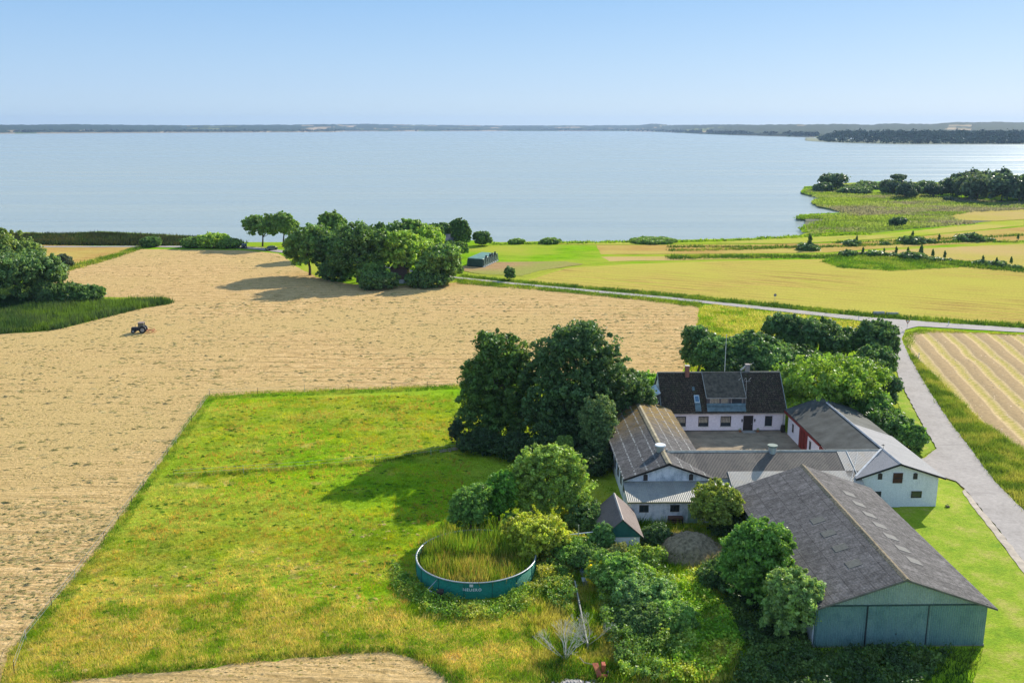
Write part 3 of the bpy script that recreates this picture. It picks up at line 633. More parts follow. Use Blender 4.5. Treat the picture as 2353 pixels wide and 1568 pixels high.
for a, b_, cu in ((29.0, 30.35, (3.75, 4.42)), (30.5, 31.55, (3.75, 4.42)), (31.9, 33.4, None)):
    window(dmo, a, b_, 3.66, 4.52, DY, 'y', 'grey_render', 'glass', (), False, curtain=cu)
pp = MB(); pp.hexa([(28.55, 120.43, 3.42), (33.78, 120.43, 3.42), (33.78, 120.6, 3.72), (28.55, 120.6, 3.72)], [(28.55, 120.18, 3.46), (33.78, 120.18, 3.46), (33.78, 120.4, 3.78), (28.55, 120.4, 3.78)])
pp.hexa([(28.55, 119.75, roofz(119.75) - .02), (33.78, 119.75, roofz(119.75) - .02), (33.78, 120.5, roofz(120.5) - .02), (28.55, 120.5, roofz(120.5) - .02)], [(28.55, 119.72, roofz(119.75) + .09), (33.78, 119.72, roofz(119.75) + .09), (33.78, 120.46, roofz(120.5) + .09), (28.55, 120.46, roofz(120.5) + .09)])
pp.build('lead_apron', M['lead'], dmo)
def on_roof(x0, x1, y0, y1, t0, t1):
    return [(x0, y0 - t0 * .7, roofz(y0) + t0 * .7), (x1, y0 - t0 * .7, roofz(y0) + t0 * .7), (x1, y1 - t0 * .7, roofz(y1) + t0 * .7), (x0, y1 - t0 * .7, roofz(y1) + t0 * .7)], \
           [(x0, y0 - t1 * .7, roofz(y0) + t1 * .7), (x1, y0 - t1 * .7, roofz(y0) + t1 * .7), (x1, y1 - t1 * .7, roofz(y1) + t1 * .7), (x0, y1 - t1 * .7, roofz(y1) + t1 * .7)]
rl = MB().hexa(*on_roof(26.98, 27.68, 120.68, 121.5, 0, .16)).build('roof_window', simple('pale_frame', (.45, .55, .58), .5), fh)
MB().hexa(*on_roof(27.08, 27.58, 120.8, 121.38, .1, .18)).build('pane', M['blue_glass'], rl)
MB().hexa(*on_roof(26.98, 27.75, 119.8, 120.66, 0, .09)).build('flashing', M['lead'], rl)
MB().hexa(*on_roof(26.9, 27.2, 122.0, 122.4, 0, .13)).build('roof_hatch', M['lead'], fh)
for a, b_ in ((24.42, 25.72), (27.42, 28.78), (30.42, 31.82)):
    window(fh, a, b_, .73, 2.13, YF, 'y', 'dark_frame', 'glass', (('h', 1.83),), True, curtain=(1.25, 2.0))
window(fh, 36.42, 37.39, .74, 2.13, YF, 'y', 'dark_frame', 'glass', (('h', 1.8),), True)
dr = MB().box(33.56, 34.74, YF - .05, YF + .01, .06, 2.13).build('door', M['dark_wood'], fh)
mb = MB(); ring(mb, 'y', 33.5, 34.8, .05, 2.19, YF, .07, .08); mb.build('door_frame', M['dark_wood'], dr)
MB().box(34.6, 34.66, YF - .12, YF - .052, 1.0, 1.06).build('handle', M['galv'], dr)
MB().box(33.3, 35.0, YF - 1.0, YF - .01, 0, .14).build('doorstep', M['concrete'], fh, .02)
MB().box(X0, X1, YF - .03, YF + .02, .01, .16).build('plinth', simple('dark_plinth', (.06, .06, .06), .8), fh)
for lx in (33.3, 35.02):
    l = MB(); l.tube((lx, YF - .14, 1.35), (lx, YF - .14, 1.66), .06, .11, 6); l.tube((lx, YF - .14, 1.663), (lx, YF - .14, 1.78), .12, .01, 6); l.box(lx - .02, lx + .02, YF - .12, YF + .01, 1.5, 1.54)
    l.build('wall_lamp', M['dark_metal'], fh)
an = MB(); an.tube((33.85, 120.45, 3.3), (33.78, 120.5, 7.2), .025)
an.build('aerial_mast', M['galv'], fh)
for i, xx in enumerate((32.95, 33.65, 34.3)):
    MB().tube((xx - .08, 121.0, 6.85 - .02 * i), (xx + .02, 120.3, 7.35), .022, .022, 5).build('aerial_element', M['white_plastic'], fh)
MB().tube((33.2, 120.6, 6.75), (34.35, 120.6, 6.8), .02, .02, 5).build('aerial_boom', M['galv'], fh)
# lean-to annex on the gable
ax_ = empty('annex', (20.8, 122.5, 0), 'small pent-roofed annex with a blue-grey metal roof leaning on the farmhouse gable', 'annex')
MB().hexa([(19.3, 120.9, 0), (22.3, 120.9, 0), (22.3, 124.5, 0), (19.3, 124.5, 0)], [(19.3, 120.9, 3.35), (22.3, 120.9, 4.9), (22.3, 124.5, 4.9), (19.3, 124.5, 3.35)]).build('wall', simple('tarred_wall', (.09, .09, .09), .8), ax_)
MB().hexa([(19.0, 120.6, 3.4), (22.32, 120.6, 5.12), (22.32, 124.8, 5.12), (19.0, 124.8, 3.4)], [(19.0, 120.6, 3.52), (22.32, 120.6, 5.24), (22.32, 124.8, 5.24), (19.0, 124.8, 3.52)]).build('roof', simple('painted_metal_roof', (.4, .46, .5), .35, .3), ax_)
MB().tube((21.3, 120.5, 2.6), (22.1, 120.5, 4.1), .05, .05, 6).build('brace', M['white_trim'], ax_)

# ------------------------------------------------------------------ west wing
ww = empty('barn_wing', (18.5, 105, 0), 'white barn wing with moss-stained grey sheet roof left of the courtyard', 'barn')
WX0, WX1, WR, WZE, WZR = 13.68, 23.42, 18.55, 3.45, 5.2
MB().prism_y([(14.1, 0), (14.1, 3.36), (WR, 5.0), (23.0, 3.36), (23.0, 0)], 94.0, 118.6).build('wall', M['stained_wall'], ww)
r_ = MB(); gable_roof_y(r_, WX0, WX1, WR, WZE, WZR, 93.7, 119.0); rw = r_.build('roof', M['west_roof'], ww)
v_ = MB(); verge_y(v_, WX0 - .02, WX1 + .02, WR, WZE, WZR, 93.695); v_.build('bargeboard', M['dark_wood'], rw)
MB().prism_y([(WR - .3, WZR - .06), (WR - .02, WZR + .07), (WR + .02, WZR + .07), (WR + .3, WZR - .06)], 93.7, 119.0).build('ridge_cap', simple('ridge_sheet', (.26, .22, .14), .85, 0, .4, 2), rw)
vt = MB().tube((18.3, 97.9, 5.0), (18.3, 97.9, 5.75), .42, .42, 12); vt.box(17.6, 17.68, 97.85, 97.95, 5.0, 5.3); vt.box(18.95, 19.1, 97.8, 98.0, 5.0, 5.35)
vto = vt.build('ventilator', M['galv'], rw)
MB().tube((18.3, 97.9, 5.753), (18.3, 97.9, 5.86), .62, .58, 20).build('ventilator_cap', M['white_plastic'], vto)
for a in (15.88, 20.76):
    f = MB(); prof = [(a, 3.18), (a + .46, 3.18), (a + .46, 3.8), (a + .23, 3.92), (a, 3.8)]
    f.prism_y(prof, 93.96, 94.005).build('gable_window', M['dark_frame'], ww)
for i, y in enumerate((95.4, 97.7, 100.2, 102.8, 105.4, 108.2)):
    window(ww, y, y + .9, 1.2, 2.3, 14.1, 'x', 'dark_frame', 'glass', (), False, dep=-.05)
# lean-to
lt = empty('lean_to', (19, 91.9, 0), 'long low white lean-to with a blue-grey sheet roof in front of the moss-roofed wing', 'shed')
MB().hexa([(14.05, 90.1, 0), (24.6, 90.1, 0), (24.6, 93.68, 0), (14.05, 93.68, 0)], [(14.05, 90.1, 2.4), (24.6, 90.1, 2.4), (24.6, 93.68, 2.95), (14.05, 93.68, 2.95)]).build('wall', M['stained_wall'], lt)
MB().hexa([(13.65, 89.75, 2.42), (25.0, 89.75, 2.42), (25.0, 93.99, 3.03), (13.65, 93.99, 3.03)], [(13.65, 89.75, 2.50), (25.0, 89.75, 2.50), (25.0, 93.99, 3.11), (13.65, 93.99, 3.11)]).build('roof', M['leanto_sheet'], lt)
MB().box(13.6, 25.0, 89.68, 89.75, 2.36, 2.5).build('fascia', simple('mossy_fascia', (.22, .2, .1), .9), lt)
window(lt, 14.9, 15.86, 1.25, 2.02, 90.1, 'y', 'dark_frame', 'glass', (('v', 15.38),))
window(lt, 18.1, 19.04, 1.28, 2.02, 90.1, 'y', 'dark_frame', 'glass', (('v', 18.4), ('v', 18.72)))
dd = MB().box(19.95, 21.2, 90.04, 90.11, .05, 2.05).build('door', M['pale_green'], lt); MB().box(21.0, 21.08, 89.98, 90.037, 1.0, 1.1).build('handle', M['dark_metal'], dd)
rb = empty('feed_rack', (18.6, 89.5, 0), 'rusty brown metal feed rack against the lean-to wall', 'rack')
m_ = MB(); m_.box(17.85, 19.35, 89.3, 89.95, .75, .9); m_.box(17.9, 19.3, 89.5, 89.9, .3, .5); m_.build('trough', simple('rusty_brown', (.12, .06, .04), .8), rb)
for a in (17.85, 19.25):
    MB().box(a, a + .1, 89.35, 89.45, 0, .75).build('leg', M['dark_metal'], rb)
    MB().box(a, a + .1, 89.8, 89.9, 0, .75).build('leg', M['dark_metal'], rb)

# ------------------------------------------------------------------ middle range
mr_ = empty('middle_range', (30.5, 98, 0), 'low range with a brown-grey corrugated roof and pale patched sheets, joining the two barn wings', 'barn')
MB().prism_x([(94.3, 0), (94.3, 3.3), (98, 4.85), (101.7, 3.3), (101.7, 0)], 23.03, 39.15).build('wall', M['white_wall'], mr_)
mm = (5.05 - 3.4) / 4.0
def slopeY(mb, xa, xb, ya, yb, lift=0.0, t=.08, xa2=None, xb2=None):
    """sheet on the camera-side slope of the middle range: z = 5.05-mm*(98-y); xa/xb at ya, xa2/xb2 at yb"""
    xa2 = xa if xa2 is None else xa2; xb2 = xb if xb2 is None else xb2
    z = lambda y: 5.05 - mm * (98 - y) + lift
    return mb.hexa([(xa, ya, z(ya) - t), (xb, ya, z(ya) - t), (xb2, yb, z(yb) - t), (xa2, yb, z(yb) - t)], [(xa, ya, z(ya)), (xb, ya, z(ya)), (xb2, yb, z(yb)), (xa2, yb, z(yb))])
q = MB(); slopeY(q, 23.55, 37.9, 94.0, 98.0, xa2=18.6, xb2=37.9)
q.hexa([(19.0, 98.0, 4.97), (37.9, 98.0, 4.97), (37.9, 102.0, 3.32), (22.6, 102.0, 3.32)], [(19.0, 98.0, 5.05), (37.9, 98.0, 5.05), (37.9, 102.0, 3.4), (22.6, 102.0, 3.4)])
mro = q.build('roof', M['middle_roof'], mr_)
MB().prism_x([(97.7, 4.95), (97.95, 5.1), (98.05, 5.1), (98.3, 4.95)], 18.7, 43.0).build('ridge_cap', simple('dull_ridge', (.3, .3, .26), .85, 0, .3, 2), mro)
q = MB(); slopeY(q, 25.1, 37.0, 91.9, 94.9, .03); slopeY(q, 37.0, 39.3, 91.9, 94.9, .03); slopeY(q, 37.0, 38.6, 94.95, 97.95, .03, xb=38.7, xb2=42.9) if False else slopeY(q, 37.93, 38.9, 94.0, 98.0, .03, xb2=42.8)
q.build('patched_roof', M['pale_sheets'], mr_)
q = MB(); slopeY(q, 39.0, 39.05, 94.1, 97.8, .07, xa2=39.0, xb2=39.05); slopeY(q, 37.4, 37.44, 92.2, 97.6, .07, xa2=40.2, xb2=40.24); q.build('batten', M['white_trim'], mr_)
vt = MB().tube((30.75, 97.8, 4.7), (30.75, 97.8, 5.55), .42, .42, 12).build('ventilator', M['galv'], mro)
MB().tube((30.75, 97.8, 5.553), (30.75, 97.8, 5.75), .52, .56, 16).build('ventilator_cap', simple('grey_green_cap', (.2, .24, .2), .7), vt)

# ------------------------------------------------------------------ east wing
ew = empty('east_wing', (43.3, 106, 0), 'white barn wing with dark felt and pale metal roof beside the country road', 'barn')
EX0, EX1, ER, EZE, EZR = 38.6, 48.25, 43.25, 3.4, 5.05
MB().prism_y([(39.1, 0), (39.1, 3.28), (ER, 4.86), (47.65, 3.28), (47.65, 0)], 93.8, 118.4).build('wall', M['white_wall'], ew)
r_ = MB(); r_.prism_y([(EX0, EZE - .1), (EX0, EZE), (ER, EZR), (ER, EZR - .1)], 98.0, 118.7); r_.prism_y([(ER + .002, EZR - .1), (ER + .002, EZR), (48.1, EZE), (48.1, EZE - .1)], 107.3, 118.7)
er = r_.build('roof', M['felt'], ew)
r_ = MB(); r_.prism_y([(ER + .003, EZR - .04), (ER + .003, EZR + .04), (EX1, EZE + .04), (EX1, EZE - .06)], 93.45, 107.3)
r_.prism_y([(EX0, EZE - .06), (EX0, EZE + .02), (ER, EZR + .04), (ER, EZR - .04)], 93.45, 97.98)
erm = r_.build('metal_roof', M['east_metal'], ew)
v_ = MB(); verge_y(v_, EX0 - .02, EX1 + .02, ER, EZE + .02, EZR + .02, 93.445, .05, .2); v_.build('bargeboard', M['dark_wood'], erm)
MB().prism_y([(ER - .16, EZR + .01), (ER, EZR + .11), (ER + .16, EZR + .01)], 93.45, 116.2).build('ridge_cap', simple('light_ridge', (.38, .38, .38), .6), er)
# valley flashing of pale metal
MB().hexa([(38.6, 94.0, 3.5), (38.85, 94.0, 3.47), (43.1, 98.0, 5.13), (42.85, 98.0, 5.13)], [(38.6, 94.0, 3.53), (38.85, 94.0, 3.5), (43.1, 98.0, 5.17), (42.85, 98.0, 5.17)]).build('valley_flashing', M['white_trim'], ew)
MB().box(38.56, 38.62, 105.2, 118.7, 2.98, 3.3).build('eave_board', M['red_paint'], ew)
MB().box(38.62, 39.1, 105.2, 118.6, 3.0, 3.06).build('soffit', M['red_paint'], ew)
dr = MB().box(39.02, 39.11, 110.6, 113.6, .05, 2.75).build('barn_door', M['red_paint'], ew)
for a in (111.6, 112.6): MB().box(38.99, 39.017, a, a + .06, .1, 2.7).build('door_batten', M['brown_door'], dr)
MB().box(39.03, 39.11, 103.6, 106.2, .05, 2.75).build('barn_door', M['red_paint'], ew)
for a in (116.0, 109.2): window(ew, a, a + .55, 1.0, 2.1, 39.1, 'x', 'dark_frame', 'glass', (), False, dep=-.05)
window(ew, 44.84, 45.97, 1.08, 1.83, 93.8, 'y', 'dark_frame', 'glass')
window(ew, 40.45, 41.56, 1.08, 1.83, 93.8, 'y', 'dark_frame', 'glass')
for a in (41.07, 44.88): MB().prism_y([(a, 3.2), (a + .45, 3.2), (a + .45, 3.83), (a + .22, 3.92), (a, 3.83)], 93.75, 93.805).build('gable_window', M['dark_frame'], ew)
hd = MB().box(42.7, 43.72, 93.72, 93.805, 2.78, 3.92).build('loft_hatch', M['brown_door'], ew)
MB().box(42.68, 43.74, 93.69, 93.718, 3.3, 3.37).build('hatch_bar', M['dark_wood'], hd)
MB().tube((43.3, 98.2, 5.1), (43.3, 98.2, 5.55), .02).hexa([(43.05, 98.2, 5.5), (43.5, 98.2, 5.45), (43.25, 98.2, 5.62)], [(43.05, 98.23, 5.5), (43.5, 98.23, 5.45), (43.25, 98.23, 5.62)]).build('weather_vane', M['dark_metal'], er)
wb = empty('water_butt', (38.75, 119.3, 0), 'dark wooden water butt in the courtyard corner under the downpipe', 'barrel')
MB().tube((38.75, 119.3, 0), (38.75, 119.3, .5), .27, .33, 12).tube((38.75, 119.3, .5), (38.75, 119.3, 1.0), .33, .27, 12).build('barrel', M['dark_wood'], wb)
MB().tube((38.75, 119.3, .4), (38.75, 119.3, .46), .345, .345, 12).build('hoop', M['dark_metal'], wb)
for i, (px_, py_, lb) in enumerate(((33.0, 119.4, 'left of the door'), (35.4, 119.4, 'right of the door'))):
    pt = empty('plant_pot', (px_, py_, 0), 'terracotta pot with a small plant ' + lb + ' of the farmhouse', 'plant pot', 'pots at the farmhouse door')
    MB().tube((px_, py_, 0), (px_, py_, .3), .13, .19, 10).build('pot', simple('terracotta', (.35, .14, .07), .8), pt)
    rs = np.random.RandomState(5 + i); lm = leaf_mesh('plant', np.array([[px_, py_, .42, .2]]), 60, .06, MD, 4 + i); link('foliage', lm, M['leaf'], pt)

# ------------------------------------------------------------------ machine hall
mh = empty('machine_hall', (31.85, 78.5, 0), 'large machine hall with grey corrugated roof and green sheet-metal gable, nearest the camera', 'barn')
HX0, HX1, HR, HZE, HZR = 24.5, 39.2, 31.85, 3.38, 5.95
MB().prism_y([(25.1, .15), (25.1, 3.5), (HR, 5.78), (38.62, 3.5), (38.62, .15)], 66.2, 90.7).build('wall', M['hall_gable'], mh)
MB().box(25.05, 38.66, 66.16, 90.74, 0, .15).build('plinth', M['concrete'], mh)
r_ = MB(); gable_roof_y(r_, HX0, HX1, HR, HZE, HZR, 65.85, 90.95, .1); hr = r_.build('roof', M['hall_roof'], mh)
# sheet edges along the courses: slight laps
v_ = MB(); verge_y(v_, HX0 - .02, HX1 + .02, HR, HZE, HZR, 65.845, .05, .17); v_.build('bargeboard', simple('grey_verge', (.15, .14, .12), .8), hr)
rc_ = MB(); rng = random.Random(4); y = 65.8
while y < 90.9:
    l = 1.1; dz_ = rng.uniform(0, .03)
    rc_.prism_y([(HR - .28, HZR - .09), (HR - .05, HZR + .06 + dz_), (HR + .05, HZR + .06 + dz_), (HR + .28, HZR - .09)], y, y + l - .03); y += l
rc_.build('ridge_cap', simple('mossy_ridge', (.25, .2, .13), .9, 0, .5, 5, .1, .05), hr)
ks = (HZR - HZE) / (HX1 - HR)
for i, y in enumerate((71.0, 73.3, 75.7, 78.1, 80.5, 83.0, 85.5)):
    xa, xb = 34.2, 35.3; za = HZR - ks * (xa - HR); zb = HZR - ks * (xb - HR)
    MB().hexa([(xa, y - .6, za + .005), (xb, y - .6, zb + .005), (xb, y + .5, zb + .005), (xa, y + .5, za + .005)], [(xa, y - .6, za + .035), (xb, y - .6, zb + .035), (xb, y + .5, zb + .035), (xa, y + .5, za + .035)]).build('skylight', M['pale_sheets'] if False else simple('grp_sheet', (.19, .18, .165), .9, 0, .12, 3), hr)
for i, y in enumerate((70.3, 73.3, 76.2, 79.0)):
    xa, xb = 28.85, 29.95; za = HZR - ks * (HR - xa); zb = HZR - ks * (HR - xb)
    MB().hexa([(xa, y - .55, za + .005), (xb, y - .55, zb + .005), (xb, y + .5, zb + .005), (xa, y + .5, za + .005)], [(xa, y - .55, za + .03), (xb, y - .55, zb + .03), (xb, y + .5, zb + .03), (xa, y + .5, za + .03)]).build('skylight', simple('mossy_grp_sheet', (.105, .105, .09), .7, 0, .3, 4), hr)
# gable cladding: upper triangle and three sliding doors
MB().prism_y([(25.9, 3.72), (HR, 5.7), (37.6, 3.72)], 66.06, 66.195).build('upper_cladding', M['hall_gable_top'], mh)
for a, b_, dpt in ((25.2, 29.08, 66.12), (29.1, 33.88, 66.04), (33.9, 38.55, 66.12)):
    d_ = MB().box(a, b_ - .02, dpt, dpt + .07, .12, 3.62).build('sliding_door', M['hall_gable'], mh)
    if a == 29.1: MB().box(31.45, 31.52, dpt - .03, dpt - .003, 1.1, 1.25).build('handle', M['dark_metal'], d_)
for a_ in (29.075, 33.88): MB().box(a_ - .035, a_ + .035, 66.01, 66.035, .12, 3.59).build('door_gap_strip', M['dark_metal'], mh)  # dark strips laid over the seams, standing in for shaded gaps between doors
MB().box(25.2, 38.5, 66.0, 66.035, 3.60, 3.71).build('door_rail', simple('dark_teal', (.05, .09, .085), .6), mh)
# left side: white wall below, green band above, tall windows
MB().box(25.0, 25.095, 66.4, 90.6, .1, 2.35).build('side_wall', M['white_wall'], mh)
MB().box(24.98, 25.095, 66.4, 90.6, 2.353, 3.4).build('side_cladding', M['green_paint'], mh)
for i in range(8):
    y = 69.0 + i * 2.7; window(mh, y, y + .8, .5, 2.2, 25.0, 'x', 'dark_frame', 'glass', (), False, dep=-.05)

# ------------------------------------------------------------------ small steep shed
ss = empty('small_shed', (12.2, 86, 0), 'small white shed with a steep brown sheet roof and green gable boards among bushes', 'shed')
MB().prism_y([(10.45, 0), (10.45, 1.74), (12.17, 3.3), (13.9, 1.74), (13.9, 0)], 83.2, 89.2).build('wall', M['white_wall'], ss)
MB().prism_y([(10.3, 1.70), (12.17, 3.42), (14.03, 1.70)], 83.1, 83.195).build('gable_boards', M['green_paint'], ss)
r_ = MB(); gable_roof_y(r_, 10.1, 14.24, 12.17, 1.74, 3.62, 82.85, 89.5, .07); r_.build('roof', M['shed_sheet'], ss)
MB().prism_y([(12.05, 3.56), (12.17, 3.68), (12.29, 3.56)], 82.85, 89.5).build('ridge_cap', simple('pink_ridge', (.42, .36, .32), .7), ss)

# ------------------------------------------------------------------ slurry tank with reeds
tx, ty, tr_ = -1.76, 79.95, 5.52
tk = empty('slurry_tank', (tx, ty, 0), 'round green corrugated slurry tank overgrown with reeds inside', 'tank')
n = 96; A = np.linspace(0, 2 * np.pi, n, endpoint=False)
V = []; Fq = []
for rr, z in ((tr_, -.1), (tr_, 1.5), (tr_ - .05, 1.5), (tr_ - .05, -.1)): V.append(np.column_stack([tx + rr * np.cos(A), ty + rr * np.sin(A), np.full(n, z)]))
V = np.concatenate(V)
for k in range(3):
    for i in range(n): Fq.append((k * n + i, k * n + (i + 1) % n, (k + 1) * n + (i + 1) % n, (k + 1) * n + i))
link('wall', np_mesh('wall', V, np.array(Fq), None, False), M['tank'], tk)
V = []; Fq = []
for rr, z in ((tr_ + .05, 1.5), (tr_ + .05, 1.57), (tr_ - .09, 1.57), (tr_ - .09, 1.5)): V.append(np.column_stack([tx + rr * np.cos(A), ty + rr * np.sin(A), np.full(n, z)]))
V = np.concatenate(V)
for k in range(4):
    for i in range(n): Fq.append((k * n + i, k * n + (i + 1) % n, ((k + 1) % 4) * n + (i + 1) % n, ((k + 1) % 4) * n + i))
link('rim', np_mesh('rim', V, np.array(Fq)), M['galv'], tk)
for i in range(0, 14):
    a = i * 2 * math.pi / 14 + .05
    MB().tube((tx + (tr_ + .03) * math.cos(a), ty + (tr_ + .03) * math.sin(a), 0), (tx + (tr_ + .03) * math.cos(a), ty + (tr_ + .03) * math.sin(a), 1.5), .025, .025, 5).build('seam', M['green_paint'], tk)
# lettering on the front
fc = bpy.data.curves.new('lettering', 'FONT'); fc.body = 'NEUERO'; fc.size = .36; fc.align_x = 'CENTER'; fc.extrude = .008; fc.space_character = 1.25; fc.offset = .008
lo = bpy.data.objects.new('lettering', fc); COL.objects.link(lo); bpy.context.view_layer.update()
dg = bpy.context.evaluated_depsgraph_get(); tm = bpy.data.meshes.new_from_object(lo.evaluated_get(dg)); bpy.data.objects.remove(lo)
ac = -math.pi / 2 - .045
for v in tm.vertices:                         # wrap the flat text round the tank
    a = ac + v.co.x / tr_; rr = tr_ + .03 + v.co.z; v.co = Vector((tx + rr * math.cos(a), ty + rr * math.sin(a), .78 + v.co.y))
link('lettering', tm, M['white_plastic'], tk)
a = ac - .012; px_, py_ = tx + (tr_ + .03) * math.cos(a), ty + (tr_ + .03) * math.sin(a)
MB().box(px_ - .16, px_ + .16, py_ - .03, py_ + .02, 1.18, 1.42).build('emblem', M['white_trim'], tk)
circ = [(tx + (tr_ - .35) * math.cos(a), ty + (tr_ - .25) * math.sin(a)) for a in np.linspace(0, 6.283, 40)]
blades('reeds', 'tall green and rusty reeds filling the round tank', circ, 60, 1.35, .04, [(.12, .20, .02), (.20, .27, .03), (.28, .30, .04), (.38, .27, .07), (.16, .26, .03), (.36, .30, .08)], 31, 'reeds', px=False, per=3, lean=.2, patch=1.2, z0=.75)
back = [(tx + 4.9 * math.cos(a), ty + 4.9 * math.sin(a)) for a in np.linspace(.05, 3.1, 24)]
blades('reeds', 'taller reeds at the back of the round tank hiding its far rim', back, 34, 2.1, .045, [(.12, .24, .02), (.18, .28, .03), (.27, .30, .04), (.15, .28, .02), (.32, .29, .08)], 33, 'reeds', px=False, per=3, lean=.2, patch=1.5, z0=.8)
# drawbar & outlet box beside the tank
oc = empty('pipe_frame', (-5.4, 75.0, 0), 'bent pale pipe frame beside a dark brown box at the tank wall', 'pipe')
MB().tube((-5.9, 74.8, .75), (-4.9, 74.3, .5), .05).tube((-5.9, 74.8, .75), (-5.1, 75.6, 1.3), .03).tube((-4.95, 74.3, .0), (-4.95, 74.3, .5), .03).build('pipe', M['galv'], oc)
MB().box(-5.1, -4.5, 74.4, 75.0, 0, .75).build('box', simple('dark_brown_steel', (.06, .04, .03), .8), oc, .03)

# ------------------------------------------------------------------ trees round the farm
def L_(*a): return list(a)
# the two great trees left of the farm
tree('beech_tree', 'tall dark tree with yellow-tipped leaves, left of the biggest crown beside the meadow', pos=(0.4, 118.5), h=14.6, r=5.8, col=(.052, .098, .02), leaf=.2, rc=.95, nper=120,
     lobes=[(0, 0, 7.5, 3.9, 3.9, 4.6), (-2.2, -1.2, 5.2, 2.8, 2.6, 3.0), (2.0, 0, 6.4, 3, 3, 3.6), (.3, 0, 11.2, 3.0, 2.8, 2.6), (-2.3, 0, 8.4, 2.2, 2.2, 2.6), (2.6, -.5, 9.8, 2.1, 2, 2.2), (-1.2, 0, 12.4, 1.6, 1.6, 1.5), (0, -2, 3.4, 3.8, 2, 2.4), (3, -1.5, 3, 2.6, 2, 2.2), (-2.6, -2.2, 2.4, 2.6, 2, 2.2), (0.5, -3.4, 2, 3, 2, 2.0)])
tree('chestnut_tree', 'biggest dark green tree with a broad billowing crown beside the mossy barn roof', pos=(10.4, 115.5), h=16.5, r=7, col=(.046, .088, .028), leaf=.22, rc=1.1, nper=120,
     lobes=[(0, 0, 9, 4.8, 4.6, 5.4), (-2.5, 0, 11.5, 3, 3, 3.4), (1.8, 0, 12.6, 3.2, 3, 3.0), (-.2, 0, 14, 2.4, 2.4, 1.9), (3.8, -.5, 8.6, 3, 3, 3.2), (-3.8, -.5, 7.6, 3, 3, 3.6), (0, -3, 6.2, 4.2, 2.4, 3.4), (3.2, 0, 5.4, 3.2, 3, 3.4), (-3.6, -1.5, 3.6, 3.4, 2.2, 2.6), (1, -3.2, 3.2, 3.6, 2, 2.4), (-2.5, -3.6, 2.4, 3, 2, 2.2), (2.5, -5, 2.2, 2.4, 2, 2.2)])
tree('maple_tree', 'rounded green tree on the right flank of the biggest crown, behind the mossy roof', pos=(17.0, 118.5), h=9.9, r=3.6, col=(.045, .09, .026), leaf=.2, rc=.8, nper=110,
     lobes=[(0, 0, 6, 3, 3, 3), (-1.2, 0, 7.8, 1.9, 1.9, 1.8), (1.7, 0, 5.6, 2, 2, 2.4), (2.6, .5, 4.3, 1.5, 1.6, 2), (-.5, -1, 3.6, 2.8, 2, 2.2)])
tree('hazel_bush', 'yellow-green bush between the rounded tree and the farmhouse annex', pos=(21.6, 128.5), h=6.0, r=2.2, col=LT, shape='shrub', leaf=.17, nper=80)
tree('elder_bush', 'low green bush behind the farmhouse annex roof', pos=(24.0, 131.5), h=4.2, r=1.8, col=MD, shape='shrub', leaf=.17, nper=80)
tree('willow_tree', 'pale grey-green slender tree touching the left eave of the mossy barn roof', pos=(12.3, 108.2), h=8.6, r=2.1, col=(.085, .135, .05), shape='tall', leaf=.13, rc=.42, nper=60)
tree('fir_sapling', 'dark ragged sapling sticking out over the meadow left of the two great trees', pos=(-4.9, 114.2), h=3.6, r=1.1, col=(.025, .05, .02), shape='tall', leaf=.13, rc=.25, nper=26, dens=.35)
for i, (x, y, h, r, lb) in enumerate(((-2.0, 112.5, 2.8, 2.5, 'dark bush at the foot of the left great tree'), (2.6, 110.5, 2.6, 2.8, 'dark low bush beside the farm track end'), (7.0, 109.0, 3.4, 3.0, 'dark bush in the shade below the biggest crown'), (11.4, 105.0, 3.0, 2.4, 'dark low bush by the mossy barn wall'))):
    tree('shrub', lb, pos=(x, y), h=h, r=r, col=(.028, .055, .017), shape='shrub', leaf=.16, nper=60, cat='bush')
tree('maple_shoot', 'small bright green shoot in front of the dark bushes under the biggest crown', pos=(8.2, 104.8), h=4.4, r=.9, col=(.09, .15, .03), shape='tall', leaf=.14, rc=.3, nper=50, cat='bush')
# group behind the round tank
tree('apple_tree', 'broad mottled yellow-green fruit tree right behind the round tank bushes', pos=(5.6, 92.6), h=7.6, r=4.2, col=(.14, .21, .04), leaf=.15, rc=.62, nper=90,
     lobes=[(0, 0, 4.2, 2.8, 2.8, 2.9), (-1.6, 0, 5.8, 1.7, 1.6, 1.5), (.6, .4, 6.2, 1.7, 1.6, 1.3), (2.1, 0, 5.2, 1.6, 1.5, 1.7), (-2.3, -.3, 3.8, 1.6, 1.6, 2.0), (2.9, -1.2, 2.9, 1.7, 1.5, 2.1), (0.8, -1.6, 2.6, 2.0, 1.6, 2.2), (-1.5, -1.2, 2.2, 1.7, 1.5, 1.8)], vary=.4)
tree('hawthorn_bush', 'upright bright green bush, middle one of three behind the round tank', x=1147, yb=1200, yt=1090, hw=40, col=(.08, .18, .022), shape='tall', leaf=.12, rc=.4, nper=90)
tree('hawthorn_bush', 'loose green bush, leftmost of those behind the round tank', x=1078, yb=1225, yt=1122, hw=46, col=(.09, .17, .035), shape='tall', leaf=.12, rc=.4, nper=80)
tree('bramble_bush', 'small bramble bush with bare twigs between the tank and the fruit tree', x=1180, yb=1228, yt=1180, hw=26, col=(.08, .15, .03), shape='shrub', leaf=.1, rc=.3, nper=40)
tree('elder_bush', 'yellow-green feathery bush hanging over the right edge of the round tank', pos=(3.6, 83.0), h=3.9, r=3.1, col=(.21, .25, .03), shape='round', leaf=.12, rc=.42, nper=75, base=.05, vary=.35)
tree('holly_bush', 'round glossy green bush left of the small shed gable', x=1380, yb=1272, yt=1202, hw=26, col=(.07, .145, .04), shape='shrub', leaf=.12, rc=.35, nper=80)
